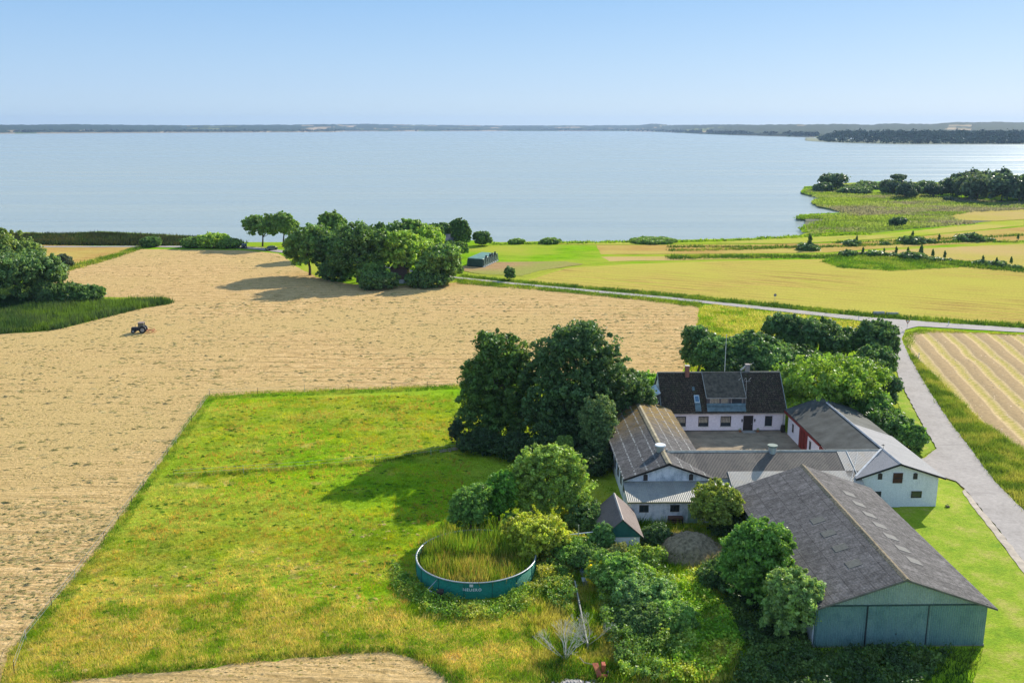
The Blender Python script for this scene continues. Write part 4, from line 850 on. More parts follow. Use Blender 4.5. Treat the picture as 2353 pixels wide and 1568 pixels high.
tree('elder_bush', 'brownish green bush directly in front of the small shed', x=1412, yb=1302, yt=1248, hw=24, col=(.14, .16, .05), shape='shrub', leaf=.11, rc=.35, nper=70)
tree('elder_bush', 'light yellow-green bush right of the small shed wall', x=1498, yb=1296, yt=1256, hw=22, col=(.17, .23, .035), shape='shrub', leaf=.12, rc=.33, nper=70)
tree('elder_tree', 'large tangled green bush at the head of the low concrete wall', pos=(10.5, 76.6), h=3.0, r=2.3, col=(.10, .18, .035), shape='round', leaf=.13, rc=.46, nper=95, base=.03, vary=.35)
tree('golden_elder', 'small golden yellow bush at the left end of the tangled thicket', x=1373, yb=1345, yt=1288, hw=24, col=(.34, .33, .02), shape='shrub', leaf=.11, rc=.3, nper=60)
tree('bramble_thicket', 'grey-green leafy thicket sprawling below the tangled bush', pos=(12.7, 73.0), h=2.7, r=2.3, col=(.11, .19, .06), shape='shrub', leaf=.12, rc=.42, nper=80)
tree('rowan_tree', 'small rounded tree with yellow-lit top in front of the lean-to door', x=1637, yb=1228, yt=1104, hw=52, col=(.13, .17, .03), shape='round', leaf=.13, rc=.45, nper=90, base=.1)
tree('currant_bush', 'low green bush against the white lean-to wall', x=1505, yb=1252, yt=1206, hw=34, col=(.04, .08, .025), shape='shrub', leaf=.1, rc=.35, nper=70)
tree('maple_tree', 'bushy green maple against the left side of the machine hall, taller of two', pos=(22.6, 73.6), h=7.4, r=3.4, col=(.075, .155, .026), leaf=.16, rc=.62, nper=125,
     lobes=[(0, 0, 4.2, 2.5, 2.5, 2.6), (.2, 0, 6.0, 1.7, 1.7, 1.3), (-1.6, 0, 4.9, 1.5, 1.4, 1.5), (1.5, .2, 4.9, 1.3, 1.3, 1.5), (-1.8, -.4, 3.1, 1.6, 1.5, 1.8), (0, -1.2, 2.4, 2.4, 1.5, 1.9)])
tree('maple_tree', 'pale-leaved maple before the machine hall gable corner, nearer of two', pos=(24.0, 67.8), h=5.6, r=2.7, col=(.13, .2, .06), leaf=.16, rc=.5, nper=120,
     lobes=[(-.3, 0, 3.2, 2.0, 2.0, 2.2), (-.9, .2, 4.6, 1.2, 1.1, 1.0), (.8, 0, 3.6, 1.3, 1.2, 1.4), (1.5, -.3, 2.5, 1.3, 1.2, 1.2), (-1.2, -.3, 2.0, 1.5, 1.3, 1.5)])
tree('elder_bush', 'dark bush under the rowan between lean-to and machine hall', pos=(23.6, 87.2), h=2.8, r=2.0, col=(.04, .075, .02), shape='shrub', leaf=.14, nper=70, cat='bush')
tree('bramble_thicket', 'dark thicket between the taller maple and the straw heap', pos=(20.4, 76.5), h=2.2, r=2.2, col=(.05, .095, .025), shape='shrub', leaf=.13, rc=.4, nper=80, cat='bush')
tree('elder_bush', 'green bush between the fruit tree and the small shed', pos=(9.4, 88.5), h=2.6, r=2.0, col=(.06, .11, .03), shape='shrub', leaf=.13, rc=.4, nper=70, cat='bush')
tree('nettle_clump', 'tall green weed clump behind the horizontal white pipe', pos=(7.6, 81.8), h=2.0, r=2.0, col=(.10, .18, .03), shape='shrub', leaf=.11, rc=.35, nper=60, cat='bush')
tree('elder_bush', 'leafy bush filling the space left of the tangled thicket head', pos=(8.6, 79.8), h=2.3, r=1.6, col=(.07, .13, .03), shape='shrub', leaf=.12, rc=.35, nper=70, cat='bush')
for i_, (x_, y_, h_, r_2, c_, lb_) in enumerate(((11.6, 75.2, 2.6, 1.9, (.09, .17, .03), 'leafy green bush linking the tangled bush to the grey-green thicket'), (14.3, 69.6, 1.9, 2.0, (.11, .2, .04), 'low grey-green bush at the lower end of the thicket'),
        (12.0, 69.2, 2.0, 1.9, (.06, .11, .03), 'dark bush in the hollow right of the dead bushes'), (14.6, 73.6, 1.7, 1.2, (.13, .22, .05), 'pale green twiggy bush on the right side of the thicket'), (13.2, 76.6, 1.8, 1.3, (.16, .25, .03), 'yellow-green bush above the sunny grass strip'),)):
    tree('bramble_bush', lb_, pos=(x_, y_), h=h_, r=r_2, col=c_, shape='shrub', leaf=.12, rc=.36, nper=80, cat='bush')
# compost / brush mound
def mound(name, label, cat, cx, cy, rx, ry, h, mat, seed, cols=None):
    n = 46; rs = np.random.RandomState(seed); U = np.linspace(-1, 1, n); A, B = np.meshgrid(U, U); r = np.sqrt(A ** 2 + B ** 2)
    Z = h * np.clip(1 - r ** 2, 0, 1) ** .8 * (.55 + .9 * fbm(A * 2.5 + 9, B * 2.5 + 3, seed)) + .35 * (fbm(A * 9, B * 9, seed + 1) - .5) * (r < .95) - .15
    V = np.column_stack([cx + A.ravel() * rx, cy + B.ravel() * ry, Z.ravel()]); idx = np.arange(n * n).reshape(n, n)
    Fq = np.stack([idx[:-1, :-1], idx[:-1, 1:], idx[1:, 1:], idx[1:, :-1]], -1).reshape(-1, 4)
    return tag(link(name, np_mesh(name, V, Fq, None), mat), label, cat)
mound('compost_heap', 'big brown-grey heap of old straw and twigs in front of the lean-to', 'heap', 18.9, 83.2, 3.6, 3.6, 2.1, simple('old_straw', (.27, .21, .13), .95, 0, .5, 3, .05, .12), 3)
blades('heap_weeds', 'dry weeds and twigs covering the straw heap', [(18.9 + 3.2 * math.cos(a), 83.2 + 3.0 * math.sin(a)) for a in np.linspace(0, 6.28, 20)], 14, .5, .03, [(.24, .2, .13), (.3, .25, .15), (.12, .15, .05)], 44, 'weeds', px=False, lean=.8, z0=.75, patch=2)
# farm garden trees behind the farmhouse
def gt(nm, lb, x, yb, yt, hw, col, **k): tree(nm, lb, x=x, yb=yb, yt=yt - 4, hw=hw * 1.22, base=.06, col=col, leaf=.24, nper=85, rc=k.pop('rc', .85), **k)
gt('poplar_tree', 'slim green tree at the left end of the garden trees, behind the farmhouse chimney', 1603, 855, 757, 32, (.05, .10, .03), shape='tall')
gt('plum_tree', 'leafy green tree just behind the red brick chimney side of the roof', 1645, 868, 775, 46, (.06, .12, .035))
gt('cherry_tree', 'spreading green tree behind the white flagpole', 1725, 865, 768, 52, (.055, .11, .03))
gt('plum_tree', 'light-leaved tree above the farmhouse roof right of the flagpole', 1772, 872, 795, 52, (.08, .15, .045))
gt('lime_tree', 'dark tall tree, left one of the row against the verge behind the garden', 1797, 820, 724, 40, (.048, .095, .03))
gt('lime_tree', 'dark broad tree in the middle of the row at the back of the garden', 1880, 830, 735, 48, (.048, .095, .03))
gt('ash_tree', 'dark narrow tree between the broad one and the corner tree', 1945, 828, 757, 30, (.05, .10, .03), shape='tall')
gt('oak_tree', 'round-topped tree at the road junction corner, tallest on the right of the garden', 2008, 835, 735, 38, (.052, .10, .03))
gt('hazel_tree', 'shaded green tree below the corner tree beside the side road', 2008, 885, 800, 34, (.055, .11, .028))
gt('walnut_tree', 'broad bright yellow-green tree dominating the garden right of the farmhouse', 1900, 960, 818, 100, (.105, .175, .022), rc=1.2)
gt('hazel_tree', 'small light green tree between the broad bright tree and the farmhouse roof', 1838, 905, 850, 32, (.09, .16, .03))
gt('pine_tree', 'dark conifer-like tree leaning over the roadside grass', 2022, 945, 868, 28, (.032, .07, .028), shape='tall')
gt('hazel_bush', 'light green bush beside the dark conifer-like tree', 1990, 985, 905, 45, (.07, .14, .026), shape='shrub')
gt('lilac_bush', 'green hedge bush behind the east wing roof, upper one', 2025, 1010, 945, 40, (.05, .10, .022), shape='shrub')
gt('lilac_bush', 'green hedge bush behind the pale metal roof, middle one', 2058, 1020, 965, 34, (.045, .10, .022), shape='shrub')
gt('lilac_bush', 'low roadside hedge bush nearest the driveway', 2090, 1035, 985, 26, (.055, .12, .025), shape='shrub', rc=.5)
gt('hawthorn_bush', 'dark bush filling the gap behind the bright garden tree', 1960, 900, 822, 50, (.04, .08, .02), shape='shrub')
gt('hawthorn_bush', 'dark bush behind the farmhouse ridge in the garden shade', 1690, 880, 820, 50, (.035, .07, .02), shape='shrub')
gt('hawthorn_bush', 'dark bush in the garden between the ridge and the back row', 1830, 870, 800, 50, (.038, .075, .02), shape='shrub')
# dead shrubs
def dead(label, x, yb, yt, seed, hw):
    px_, py_ = G(x, yb); h = GY(x, yt, py_)[1]; rs = random.Random(seed); root = empty('dead_bush', (px_, py_, 0), label, 'dead bush')
    def grow(mb, p, d, l, r, k):
        q = p + d * l; mb.tube(p, q, r, r * .65, 5)
        if k > 0:
            for i in range(3): grow(mb, q, (d + Vector((rs.uniform(-.6, .6), rs.uniform(-.6, .6), rs.uniform(-.1, .35)))).normalized(), l * .72, r * .6, k - 1)
    for i in range(hw):
        a = rs.uniform(0, 6.28); t = rs.uniform(.3, 1.5); mb = MB(); grow(mb, Vector((px_, py_, 0)), Vector((math.cos(a) * t, math.sin(a) * t, 1)).normalized(), h * .36, .035, 3); mb.build('branch', M['deadwood'], root)
dead('bare grey dead bush, wider one left of the low concrete wall', 1298, 1515, 1425, 3, 9)
dead('bare grey dead bush with upright twigs, right of the low concrete wall', 1352, 1480, 1400, 5, 6)
dead('small bare twiggy bush beside the fruit tree behind the tank', 1205, 1205, 1165, 8, 5)

# low concrete silo wall
a = G(1320, 1350); b_ = G(1350, 1492); cw = empty('silo_wall', (a[0], a[1], 0), 'long low weathered concrete wall running down between the dead bushes', 'wall')
dv = Vector((b_[0] - a[0], b_[1] - a[1], 0)); nv = Vector((-dv.y, dv.x, 0)).normalized() * .05
k = 5
for i in range(k):
    p = Vector((*a, 0)) + dv * (i / k); q_ = Vector((*a, 0)) + dv * ((i + .985) / k); hh = .75 - .04 * i
    MB().hexa([p - nv, q_ - nv, q_ + nv, p + nv], [v + Vector((0, 0, hh)) for v in (p - nv, q_ - nv, q_ + nv, p + nv)]).build('panel', M['concrete'], cw)
tbx = G(1336, 1345); wt = empty('water_trough', (tbx[0] + .6, tbx[1], 0), 'pale metal trough at the head of the concrete wall', 'trough')
MB().hexa([(tbx[0] + .1, tbx[1] - .3, .1), (tbx[0] + 1.2, tbx[1] - .3, .1), (tbx[0] + 1.2, tbx[1] + .3, .1), (tbx[0] + .1, tbx[1] + .3, .1)], [(tbx[0], tbx[1] - .4, .65), (tbx[0] + 1.3, tbx[1] - .4, .65), (tbx[0] + 1.3, tbx[1] + .4, .65), (tbx[0], tbx[1] + .4, .65)]).build('basin', M['galv'], wt)
tp = G(1344, 1322); dk = empty('lidded_drum', (tp[0], tp[1], 0), 'grey round tank lid half hidden left of the golden bush', 'lid')
MB().tube((*tp, 0), (*tp, .55), .45, .45, 14).build('drum', M['concrete'], dk); MB().tube((*tp, .553), (*tp, .62), .5, .46, 14).build('lid', M['lead'], dk)
# pipe on a post
pp_ = G(1328, 1272); ps = empty('pump_pipe', (pp_[0], pp_[1], 0), 'white horizontal pipe carried by a thin post between the tank and the shed', 'pipe')
zt_ = GY(1328, 1205, pp_[1])[1]; MB().tube((*pp_, 0), (*pp_, zt_), .05, .05, 8).build('post', M['galv'], ps)
zl = GY(1290, 1229, pp_[1]); zr_ = GY(1362, 1221, pp_[1]); MB().tube((zl[0], pp_[1], zl[1]), (zr_[0], pp_[1], zr_[1]), .05, .05, 8).build('pipe', M['white_plastic'], ps)
# red rusty machine and the rubble heap at the lower edge
g = G(1372, 1552); rm = empty('hay_mower', (g[0], g[1], 0), 'rusty red farm implement lying in the tall grass at the lower edge', 'farm implement')
gx, gy = g
MB().hexa([(gx - .25, gy + .5, .55), (gx + .1, gy + .5, .55), (gx + .25, gy - .6, .25), (gx - .1, gy - .6, .25)], [(gx - .35, gy + .6, .75), (gx + .1, gy + .6, .75), (gx + .3, gy - .6, .45), (gx - .1, gy - .6, .45)]).build('hood', M['rust'], rm)
MB().box(gx + .3, gx + .6, gy - .1, gy + .45, .3, .95).box(gx + .05, gx + .75, gy - .5, gy - .3, .15, .4).build('frame', M['rust'], rm, .03)
MB().tube((gx - .1, gy + .5, .6), (gx - .95, gy + .75, .7), .035).tube((gx - .95, gy + .75, .7), (gx - 1.25, gy + 1.15, .9), .03).build('drawbar', simple('worn_steel', (.35, .27, .2), .7), rm)
MB().tube((gx + .7, gy - .2, .28), (gx + .82, gy - .2, .28), .28, .28, 14).build('wheel', M['rubber'], rm)
rs_ = random.Random(6); g = G(1318, 1580)
rh = empty('rubble_heap', (g[0], g[1], 0), 'heap of pale stones and tiles at the bottom edge of the picture', 'heap')
mb = MB()
for i in range(230):
    a = rs_.uniform(0, 6.28); d = abs(rs_.gauss(0, .75)); x = g[0] + math.cos(a) * d * 1.4; y = g[1] + math.sin(a) * d * .8; z = max(0, .55 * (1 - d / 1.6)) * rs_.uniform(.5, 1)
    s = rs_.uniform(.04, .1); R_ = Matrix.Rotation(rs_.uniform(0, 3), 3, 'Z') @ Matrix.Rotation(rs_.uniform(-.6, .6), 3, 'X')
    c8 = [R_ @ Vector((sx * s * 1.6, sy * s, sz * s * .6)) + Vector((x, y, z)) for sz in (-1, 1) for sx, sy in ((-1, -1), (1, -1), (1, 1), (-1, 1))]
    mb.hexa(c8[:4], c8[4:])
mb.build('stones', simple('pale_rubble', (.42, .38, .34), .9, 0, .4, 9), rh)
g = G(2176, 1165); st = empty('tree_stump', (g[0], g[1], 0), 'small dark stump on the lawn beside the white gable', 'stump')
MB().tube((*g, -.05), (*g, .22), .26, .2, 9).build('stump', M['bark'], st); link('ivy', leaf_mesh('ivy', np.array([[g[0], g[1], .15, .3]]), 50, .07, DK, 5), M['leaf'], st)
# flagpole
fp = empty('flagpole', (33.2, 130, 0), 'thin white flagpole behind the farmhouse ridge', 'flagpole')
MB().tube((33.2, 130, 0), (33.2, 130, 11.0), .07, .035, 8).build('pole', M['white_plastic'], fp)
MB().tube((33.2, 130, 11.0), (33.2, 130, 11.15), .08, .05, 8).build('finial', M['white_trim'], fp)

# ------------------------------------------------------------------ grass tufts near the farm
FARMX = [rect(13.6, 23.4, 90, 119), rect(23, 39.2, 91, 130), rect(24.9, 38.7, 66.1, 91), rect(39, 47.7, 93.7, 119), circ, rect(10.4, 14, 83, 89.4)]
SIDEW = [G(*p) for p in SIDE]; LAWNW = [G(*p) for p in LAWN]; LRW = [G(*p) for p in LAWNR]; SC = [G(*p) for p in [(140, 1567), (280, 1548), (420, 1540), (560, 1522), (700, 1508), (830, 1500), (900, 1500), (960, 1515), (1010, 1540), (1050, 1580), (900, 2300), (-300, 2300)]]
blades('meadow_grass', 'green and straw-coloured meadow grass left of the farm', rect(-42, 25, 58, 90), 62, .16, .02, [(0, 0, 0)], 51, px=False, per=3, lean=.7, exclude=FARMX + [FIELDW, SC, LAWNW], colfn=ground_cols, spread=.1)
blades('meadow_grass', 'short bright meadow grass in front of the great trees', rect(-42, 25, 90, 138), 26, .14, .028, [(0, 0, 0)], 52, px=False, per=3, lean=.7, exclude=FARMX + [FIELDW, SC], colfn=ground_cols, spread=.14)
blades('tall_grass', 'tall seeding grass along the bottom of the meadow', [[(20, 1500), (120, 1400), (330, 1380), (620, 1350), (830, 1400), (960, 1380), (1240, 1390), (1330, 1500), (1420, 1567), (1050, 1567), (1010, 1530), (900, 1495), (780, 1503), (500, 1527), (260, 1550), (60, 1600), (-20, 1567)]], 26, .42, .02, [(.16, .28, .015), (.28, .36, .02), (.55, .44, .12), (.62, .48, .17), (.36, .40, .04), (.60, .48, .15)], 53, per=5, lean=.45, patch=2.2, exclude=[SC, FIELDW, LAWNW] + FARMX, spread=.22)
blades('nettles', 'rank green weeds round the tank and sheds', [[(960, 1250), (1040, 1190), (1200, 1190), (1440, 1190), (1600, 1220), (1660, 1290), (1660, 1400), (1700, 1567), (1250, 1567), (1200, 1420), (1250, 1340), (1240, 1230)]], 22, .85, .04, [(.07, .15, .015), (.12, .22, .02), (.19, .31, .02), (.34, .36, .04), (.46, .40, .10)], 54, 'weeds', per=5, lean=.4, patch=1.8, exclude=FARMX, spread=.2)
blades('sunny_weeds', 'bright green weeds in the sunlit strip between the bushes and the maples', [[(1530, 1300), (1620, 1300), (1660, 1400), (1700, 1480), (1640, 1560), (1500, 1567), (1520, 1450)]], 40, .5, .035, [(.14, .28, .012), (.22, .38, .015), (.34, .40, .03), (.12, .24, .012)], 97, 'weeds', per=5, lean=.5, patch=1.2, spread=.15)
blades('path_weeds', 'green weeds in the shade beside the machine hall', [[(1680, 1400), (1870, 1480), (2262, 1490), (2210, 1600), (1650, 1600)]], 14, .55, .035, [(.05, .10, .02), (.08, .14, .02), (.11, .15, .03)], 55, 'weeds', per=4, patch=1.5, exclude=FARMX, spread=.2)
blades('lawn_grass', 'short mown grass on the lawn by the machine hall', [LAWNW, LRW], 26, .07, .03, [(.20, .34, .008), (.28, .42, .012), (.38, .42, .04)], 56, px=False, per=2, lean=.8, patch=3)
blades('fence_grass', 'uncut green grass under the meadow fence', [[(14, 1510), (96, 1405), (176, 1318), (258, 1210), (326, 1112), (368, 1058), (425, 975), (474, 906), (620, 898), (900, 889), (1075, 881), (1075, 892), (900, 900), (620, 911), (492, 917), (445, 985), (386, 1065), (350, 1115), (284, 1215), (205, 1320), (130, 1405), (50, 1500)]], 14, .42, .03, [(.09, .19, .015), (.17, .26, .03), (.3, .32, .05)], 57, per=4, lean=.5, patch=2.5)
blades('hedge_line', 'dark strip of tall grass crossing the meadow', [[(380, 1092), (560, 1080), (700, 1070), (860, 1058), (980, 1036), (1090, 1018), (1090, 1026), (980, 1044), (860, 1065), (700, 1078), (560, 1087), (400, 1098)]], 22, .4, .03, [(.07, .15, .02), (.12, .2, .02), (.3, .26, .08)], 58, per=4, patch=1.5)
blades('roadside_verge', 'tall weedy verge along the right side of the side road', [[(2092, 812), (2127, 845), (2192, 909), (2248, 966), (2352, 1035), (2500, 1140), (2500, 1330), (2354, 1170), (2284, 1100), (2234, 1032), (2179, 960), (2126, 880), (2090, 815)]], 26, .7, .035, [(.10, .16, .03), (.15, .22, .03), (.22, .27, .05), (.34, .33, .08)], 59, per=5, lean=.4, patch=2.2, spread=.25)
blades('roadside_verge', 'grassy edge along the top of the hay field by the junction', [[(2074, 780), (2080, 766), (2110, 757), (2200, 761), (2352, 768), (2352, 771), (2150, 764), (2100, 769), (2090, 812)]], 8, .5, .06, [(.16, .22, .03), (.3, .3, .05)], 60, per=4, spread=.3)
blades('roadside_verge', 'dark green verge above the main road', [[(1060, 632), (1175, 644), (1300, 655), (1538, 675), (1794, 700), (1981, 719), (2150, 732), (2352, 746), (2500, 756), (2500, 765), (2352, 754), (2150, 740), (1981, 727), (1794, 708), (1538, 682), (1300, 660), (1175, 648), (1060, 636)]], 5, .8, .09, [(.06, .12, .02), (.1, .18, .02), (.16, .22, .03)], 61, per=5, spread=.5, patch=5)
blades('roadside_verge', 'green verge below the main road beside the stubble', [[(1050, 641), (1175, 654), (1300, 666), (1538, 689), (1620, 697), (1606, 706), (1480, 690), (1380, 680), (1220, 665), (1120, 657), (1055, 652)]], 5, .7, .08, [(.1, .18, .02), (.2, .26, .03)], 62, per=5, spread=.5, patch=5)
blades('rough_grass', 'straw-yellow rough grass in the wedge between stubble and main road', [[(1606, 706), (1640, 700), (1794, 718), (1980, 738), (2030, 750), (1990, 790), (1700, 800), (1590, 860), (1575, 850), (1606, 740)]], 5, .55, .07, [(.14, .22, .02), (.3, .32, .04), (.5, .42, .14), (.42, .38, .08)], 63, per=4, spread=.4, patch=5)
blades('island_grass', 'green rough grass island in the yellow field', [[(1890, 601), (1905, 591), (2000, 588), (2150, 596), (2270, 607), (2200, 614), (2050, 622), (1930, 615)]], 2.5, .8, .12, [(.08, .16, .02), (.14, .24, .02), (.2, .26, .04)], 64, per=5, spread=.6, patch=6)
blades('field_edge_grass', 'green grass bank between the ochre field and the stubble', [[(128, 618), (250, 588), (320, 566), (345, 566), (260, 594), (140, 628)]], 4, .8, .1, [(.12, .2, .02), (.3, .32, .07)], 65, per=4, spread=.5)
blades('reed_bed', 'blue-green reed patch jutting into the stubble field at the left', [[(-60, 650), (130, 672), (236, 694), (376, 690), (398, 695), (385, 699), (330, 707), (250, 727), (130, 757), (0, 767), (-200, 770), (-200, 640)]], 8, 1.5, .08, [(.05, .095, .03), (.065, .12, .04), (.085, .125, .05), (.11, .18, .03)], 66, 'reeds', per=5, lean=.12, spread=.4, patch=7)
if 1: blades('shore_reeds', 'dark green reed belt along the left shore', [[(-300, 542), (0, 540), (140, 540), (230, 537), (330, 541), (430, 546), (520, 552), (560, 559), (540, 563), (320, 564), (70, 562), (0, 561), (-300, 564)]], 3.0, 1.4, .2, [(.030, .042, .020), (.05, .055, .025), (.035, .065, .022), (.07, .07, .03)], 67, 'reeds', per=5, lean=.12, spread=.9, patch=12)
def marsh_cols(X, Y):
    a_ = sstep(.42, .6, fbm(X / 55, Y / 22, 61))[:, None]; b_ = sstep(.5, .62, fbm(X / 20, Y / 9, 62))[:, None]
    c = np.array([.15, .21, .04]) * (1 - a_) + np.array([.21, .19, .15]) * a_; return c * (1 - b_ * .6) + np.array([.24, .30, .05]) * b_ * .6
blades('marsh_reeds', 'olive and grey-brown reeds on the headland marsh', [[(1855, 504), (1872, 497), (1945, 492), (1908, 478), (1882, 474), (1866, 463), (1884, 456), (1852, 444), (1858, 436), (1900, 434), (1960, 440), (2100, 448), (2250, 460), (2352, 466), (2600, 470), (2600, 482), (2352, 482), (2230, 488), (2180, 496), (2200, 508), (2250, 512), (2000, 533), (1865, 537), (1852, 526), (1868, 512), (1890, 508), (1900, 504), (1860, 503)]], .5, 1.1, .4, [(.11, .16, .035), (.15, .15, .08), (.19, .16, .13), (.18, .155, .13), (.14, .20, .05)], 68, 'reeds', per=5, lean=.2, spread=1.0, patch=22, colfn=marsh_cols)
blades('shore_grass', 'green shoreline grass edging the headland and the right shore', [[(1120, 560), (1300, 556), (1560, 553), (1700, 550), (1838, 542), (1900, 536), (2000, 534), (2000, 538), (1850, 545), (1700, 553), (1560, 557), (1300, 560), (1130, 563)], [(1835, 525), (1900, 510), (1960, 515), (1930, 534), (1850, 534)], [(1828, 503), (1835, 495), (1900, 491), (1950, 494), (1900, 502)], [(1842, 443), (1850, 430), (1900, 432), (1910, 446), (1880, 452)]], .9, .8, .35, [(.16, .27, .02), (.24, .34, .025), (.13, .22, .03)], 69, 'grass', per=5, lean=.2, spread=.6, patch=15)

# tedded hay lying in the stubble: irregular clumps
def hay(name, label, poly, dens, size, cols, seed, px=True, ang=0.0, el=2.2, cl=.5, rowk=.13):
    W = [G(*p) for p in poly] if px else poly; rs = np.random.RandomState(seed); A = np.array(W); x0, y0 = A.min(0); x1, y1 = A.max(0)
    n = int((x1 - x0) * (y1 - y0) * dens); Q = np.column_stack([rs.uniform(x0, x1, n), rs.uniform(y0, y1, n)])
    ca, sa = math.cos(ang), math.sin(ang); u = Q[:, 0] * ca + Q[:, 1] * sa; v = -Q[:, 0] * sa + Q[:, 1] * ca
    k = fbm(u / 7, v / 1.6, seed + 1) + rowk * np.cos(6.283 * (v + 9 * fbm(u / 60, v / 60, 5)) / 3.4); Q = Q[inside(Q, W) & (k + rs.uniform(-.12, .12, n) > cl)]; n = len(Q)
    s = size * rs.uniform(.4, 1.3, n); m = 6; T = np.linspace(0, 2 * np.pi, m, endpoint=False)[None, :] + rs.uniform(0, .5, (n, m)); rr = s[:, None] * rs.uniform(.6, 1.3, (n, m))
    a = ang + rs.normal(0, .35, n); lx = np.cos(T) * rr * el; ly = np.sin(T) * rr
    X = Q[:, :1] + lx * np.cos(a)[:, None] - ly * np.sin(a)[:, None]; Y = Q[:, 1:] + lx * np.sin(a)[:, None] + ly * np.cos(a)[:, None]
    top = np.column_stack([Q + rs.normal(size=(n, 2)) * s[:, None] * .3, s * rs.uniform(.3, .75, n)])
    V = np.concatenate([np.stack([X, Y, np.full_like(X, -.01)], -1), top[:, None, :]], 1).reshape(-1, 3)
    Fc = []; b = np.arange(n)[:, None] * (m + 1)
    for i in range(m): Fc.append(np.concatenate([b + i, b + (i + 1) % m, b + m], 1))
    cols = np.array(cols); C = cols[rs.randint(0, len(cols), n)] * rs.uniform(.75, 1.2, (n, 1))
    o = link(name, np_mesh(name, V, np.concatenate(Fc), np.repeat(C, m + 1, 0)), M['haym']); return tag(o, label, 'hay', None, 'stuff')
M['haym'] = attr_mat('loose_hay', .95, 0, .05, 9)
HC = [(.50, .34, .13), (.62, .42, .17), (.38, .29, .09), (.28, .24, .07), (.72, .50, .23)]
NEARF = [p for p in [(-60, 880), (478, 906), (430, 975), (372, 1060), (330, 1115), (262, 1212), (180, 1318), (100, 1405), (22, 1500), (-20, 1600), (-400, 1600), (-400, 880)]]
hay('cut_hay', 'loose cut hay scattered over the near stubble', NEARF, 9.0, .09, HC, 81, ang=.06, cl=.47)
hay('cut_hay', 'loose cut hay on the stubble beyond the meadow fence', [(-100, 780), (1600, 720), (1575, 820), (1560, 868), (1300, 872), (900, 888), (480, 902), (-100, 890)], 2.2, .13, HC, 82, ang=.04, cl=.50, el=2.8)
hay('cut_hay', 'loose cut hay on the far stubble below the grove', [(130, 630), (320, 575), (640, 585), (700, 640), (850, 662), (1060, 652), (1600, 708), (1600, 730), (-100, 785), (0, 770), (250, 730), (396, 694), (380, 680), (236, 680)], .7, .18, HC, 83, ang=.02, cl=.55, el=3.2)
hay('cut_hay', 'loose cut hay in the field corner at the bottom edge', [(140, 1575), (420, 1545), (700, 1512), (880, 1504), (960, 1520), (1020, 1567), (900, 1700), (0, 1700)], 9, .1, HC, 84, cl=.45)
hay('hay_swath', 'rows of drying hay in the striped field right of the side road', [(2095, 780), (2115, 768), (2200, 766), (2352, 772), (2500, 780), (2500, 1150), (2352, 1028), (2248, 960), (2192, 903), (2127, 838)], 3.5, .17, [(.6, .47, .3), (.7, .55, .38), (.46, .34, .2), (.36, .28, .15)], 85, ang=ROWANG, cl=.47, el=2.6, rowk=0)

HG = [(.44, .34, .14), (.36, .29, .11), (.27, .23, .08), (.50, .38, .17)]
hay('cut_hay', 'greenish heaps of cut hay in loose rows over the middle of the stubble', [(-100, 770), (0, 770), (250, 732), (400, 700), (1000, 668), (1590, 715), (1575, 860), (1300, 868), (480, 895), (430, 970), (330, 1110), (180, 1310), (60, 1420), (-200, 1450)], .75, .24, HG, 86, ang=.05, cl=.53, el=2.4)
hay('cut_hay', 'greenish heaps of cut hay near the fence at the bottom left', [(-100, 1150), (290, 1150), (160, 1330), (60, 1450), (-200, 1567)], 6.0, .17, HG, 87, ang=.2, cl=.47, el=2.0)

MEAD = [(60, 1480), (300, 1220), (400, 1060), (500, 925), (1040, 900), (1080, 1000), (1080, 1200), (940, 1260), (940, 1480), (500, 1520), (120, 1550)]
def tuss(name, label, poly, dens, size, cols, seed, cl):
    o = hay(name, label, poly, dens, size, cols, seed, cl=cl, el=1.6, rowk=0); o['category'] = 'grass'; return o
tuss('grass_tussocks', 'dark green grass tussocks dotted over the meadow', MEAD, .8, .2, [(.10, .20, .01), (.15, .26, .012), (.08, .16, .01)], 93, .47)
tuss('grass_tussocks', 'straw-yellow seeding tussocks in the lower meadow', [(60, 1480), (280, 1330), (560, 1270), (940, 1180), (1200, 1400), (1000, 1500), (500, 1525), (120, 1550)], 1.0, .17, [(.44, .36, .09), (.40, .34, .08), (.56, .44, .17)], 94, .48)
blades('dock_weeds', 'rusty brown dock weeds in patches of the meadow', [MEAD], 2.2, .42, .028, [(.34, .20, .05), (.40, .26, .07), (.30, .28, .05)], 95, 'weeds', per=5, lean=.35, patch=3, colfn=lambda X, Y: np.where((fbm(X / 5, Y / 3.5, 12) > .56)[:, None], np.array([.42, .25, .06]), ground_cols(X, Y)))
blades('bank_grass', 'dark bank of tall grass round the stubble corner at the bottom edge', [[(120, 1556), (280, 1536), (420, 1528), (560, 1510), (700, 1495), (830, 1486), (905, 1486), (985, 1503), (1060, 1540), (1080, 1580), (1045, 1580), (955, 1512), (900, 1498), (830, 1498), (700, 1506), (560, 1520), (420, 1538), (280, 1547), (140, 1567)]], 30, .6, .03, [(.08, .17, .015), (.13, .22, .02), (.26, .27, .04)], 96, per=4, lean=.35, patch=2.5)

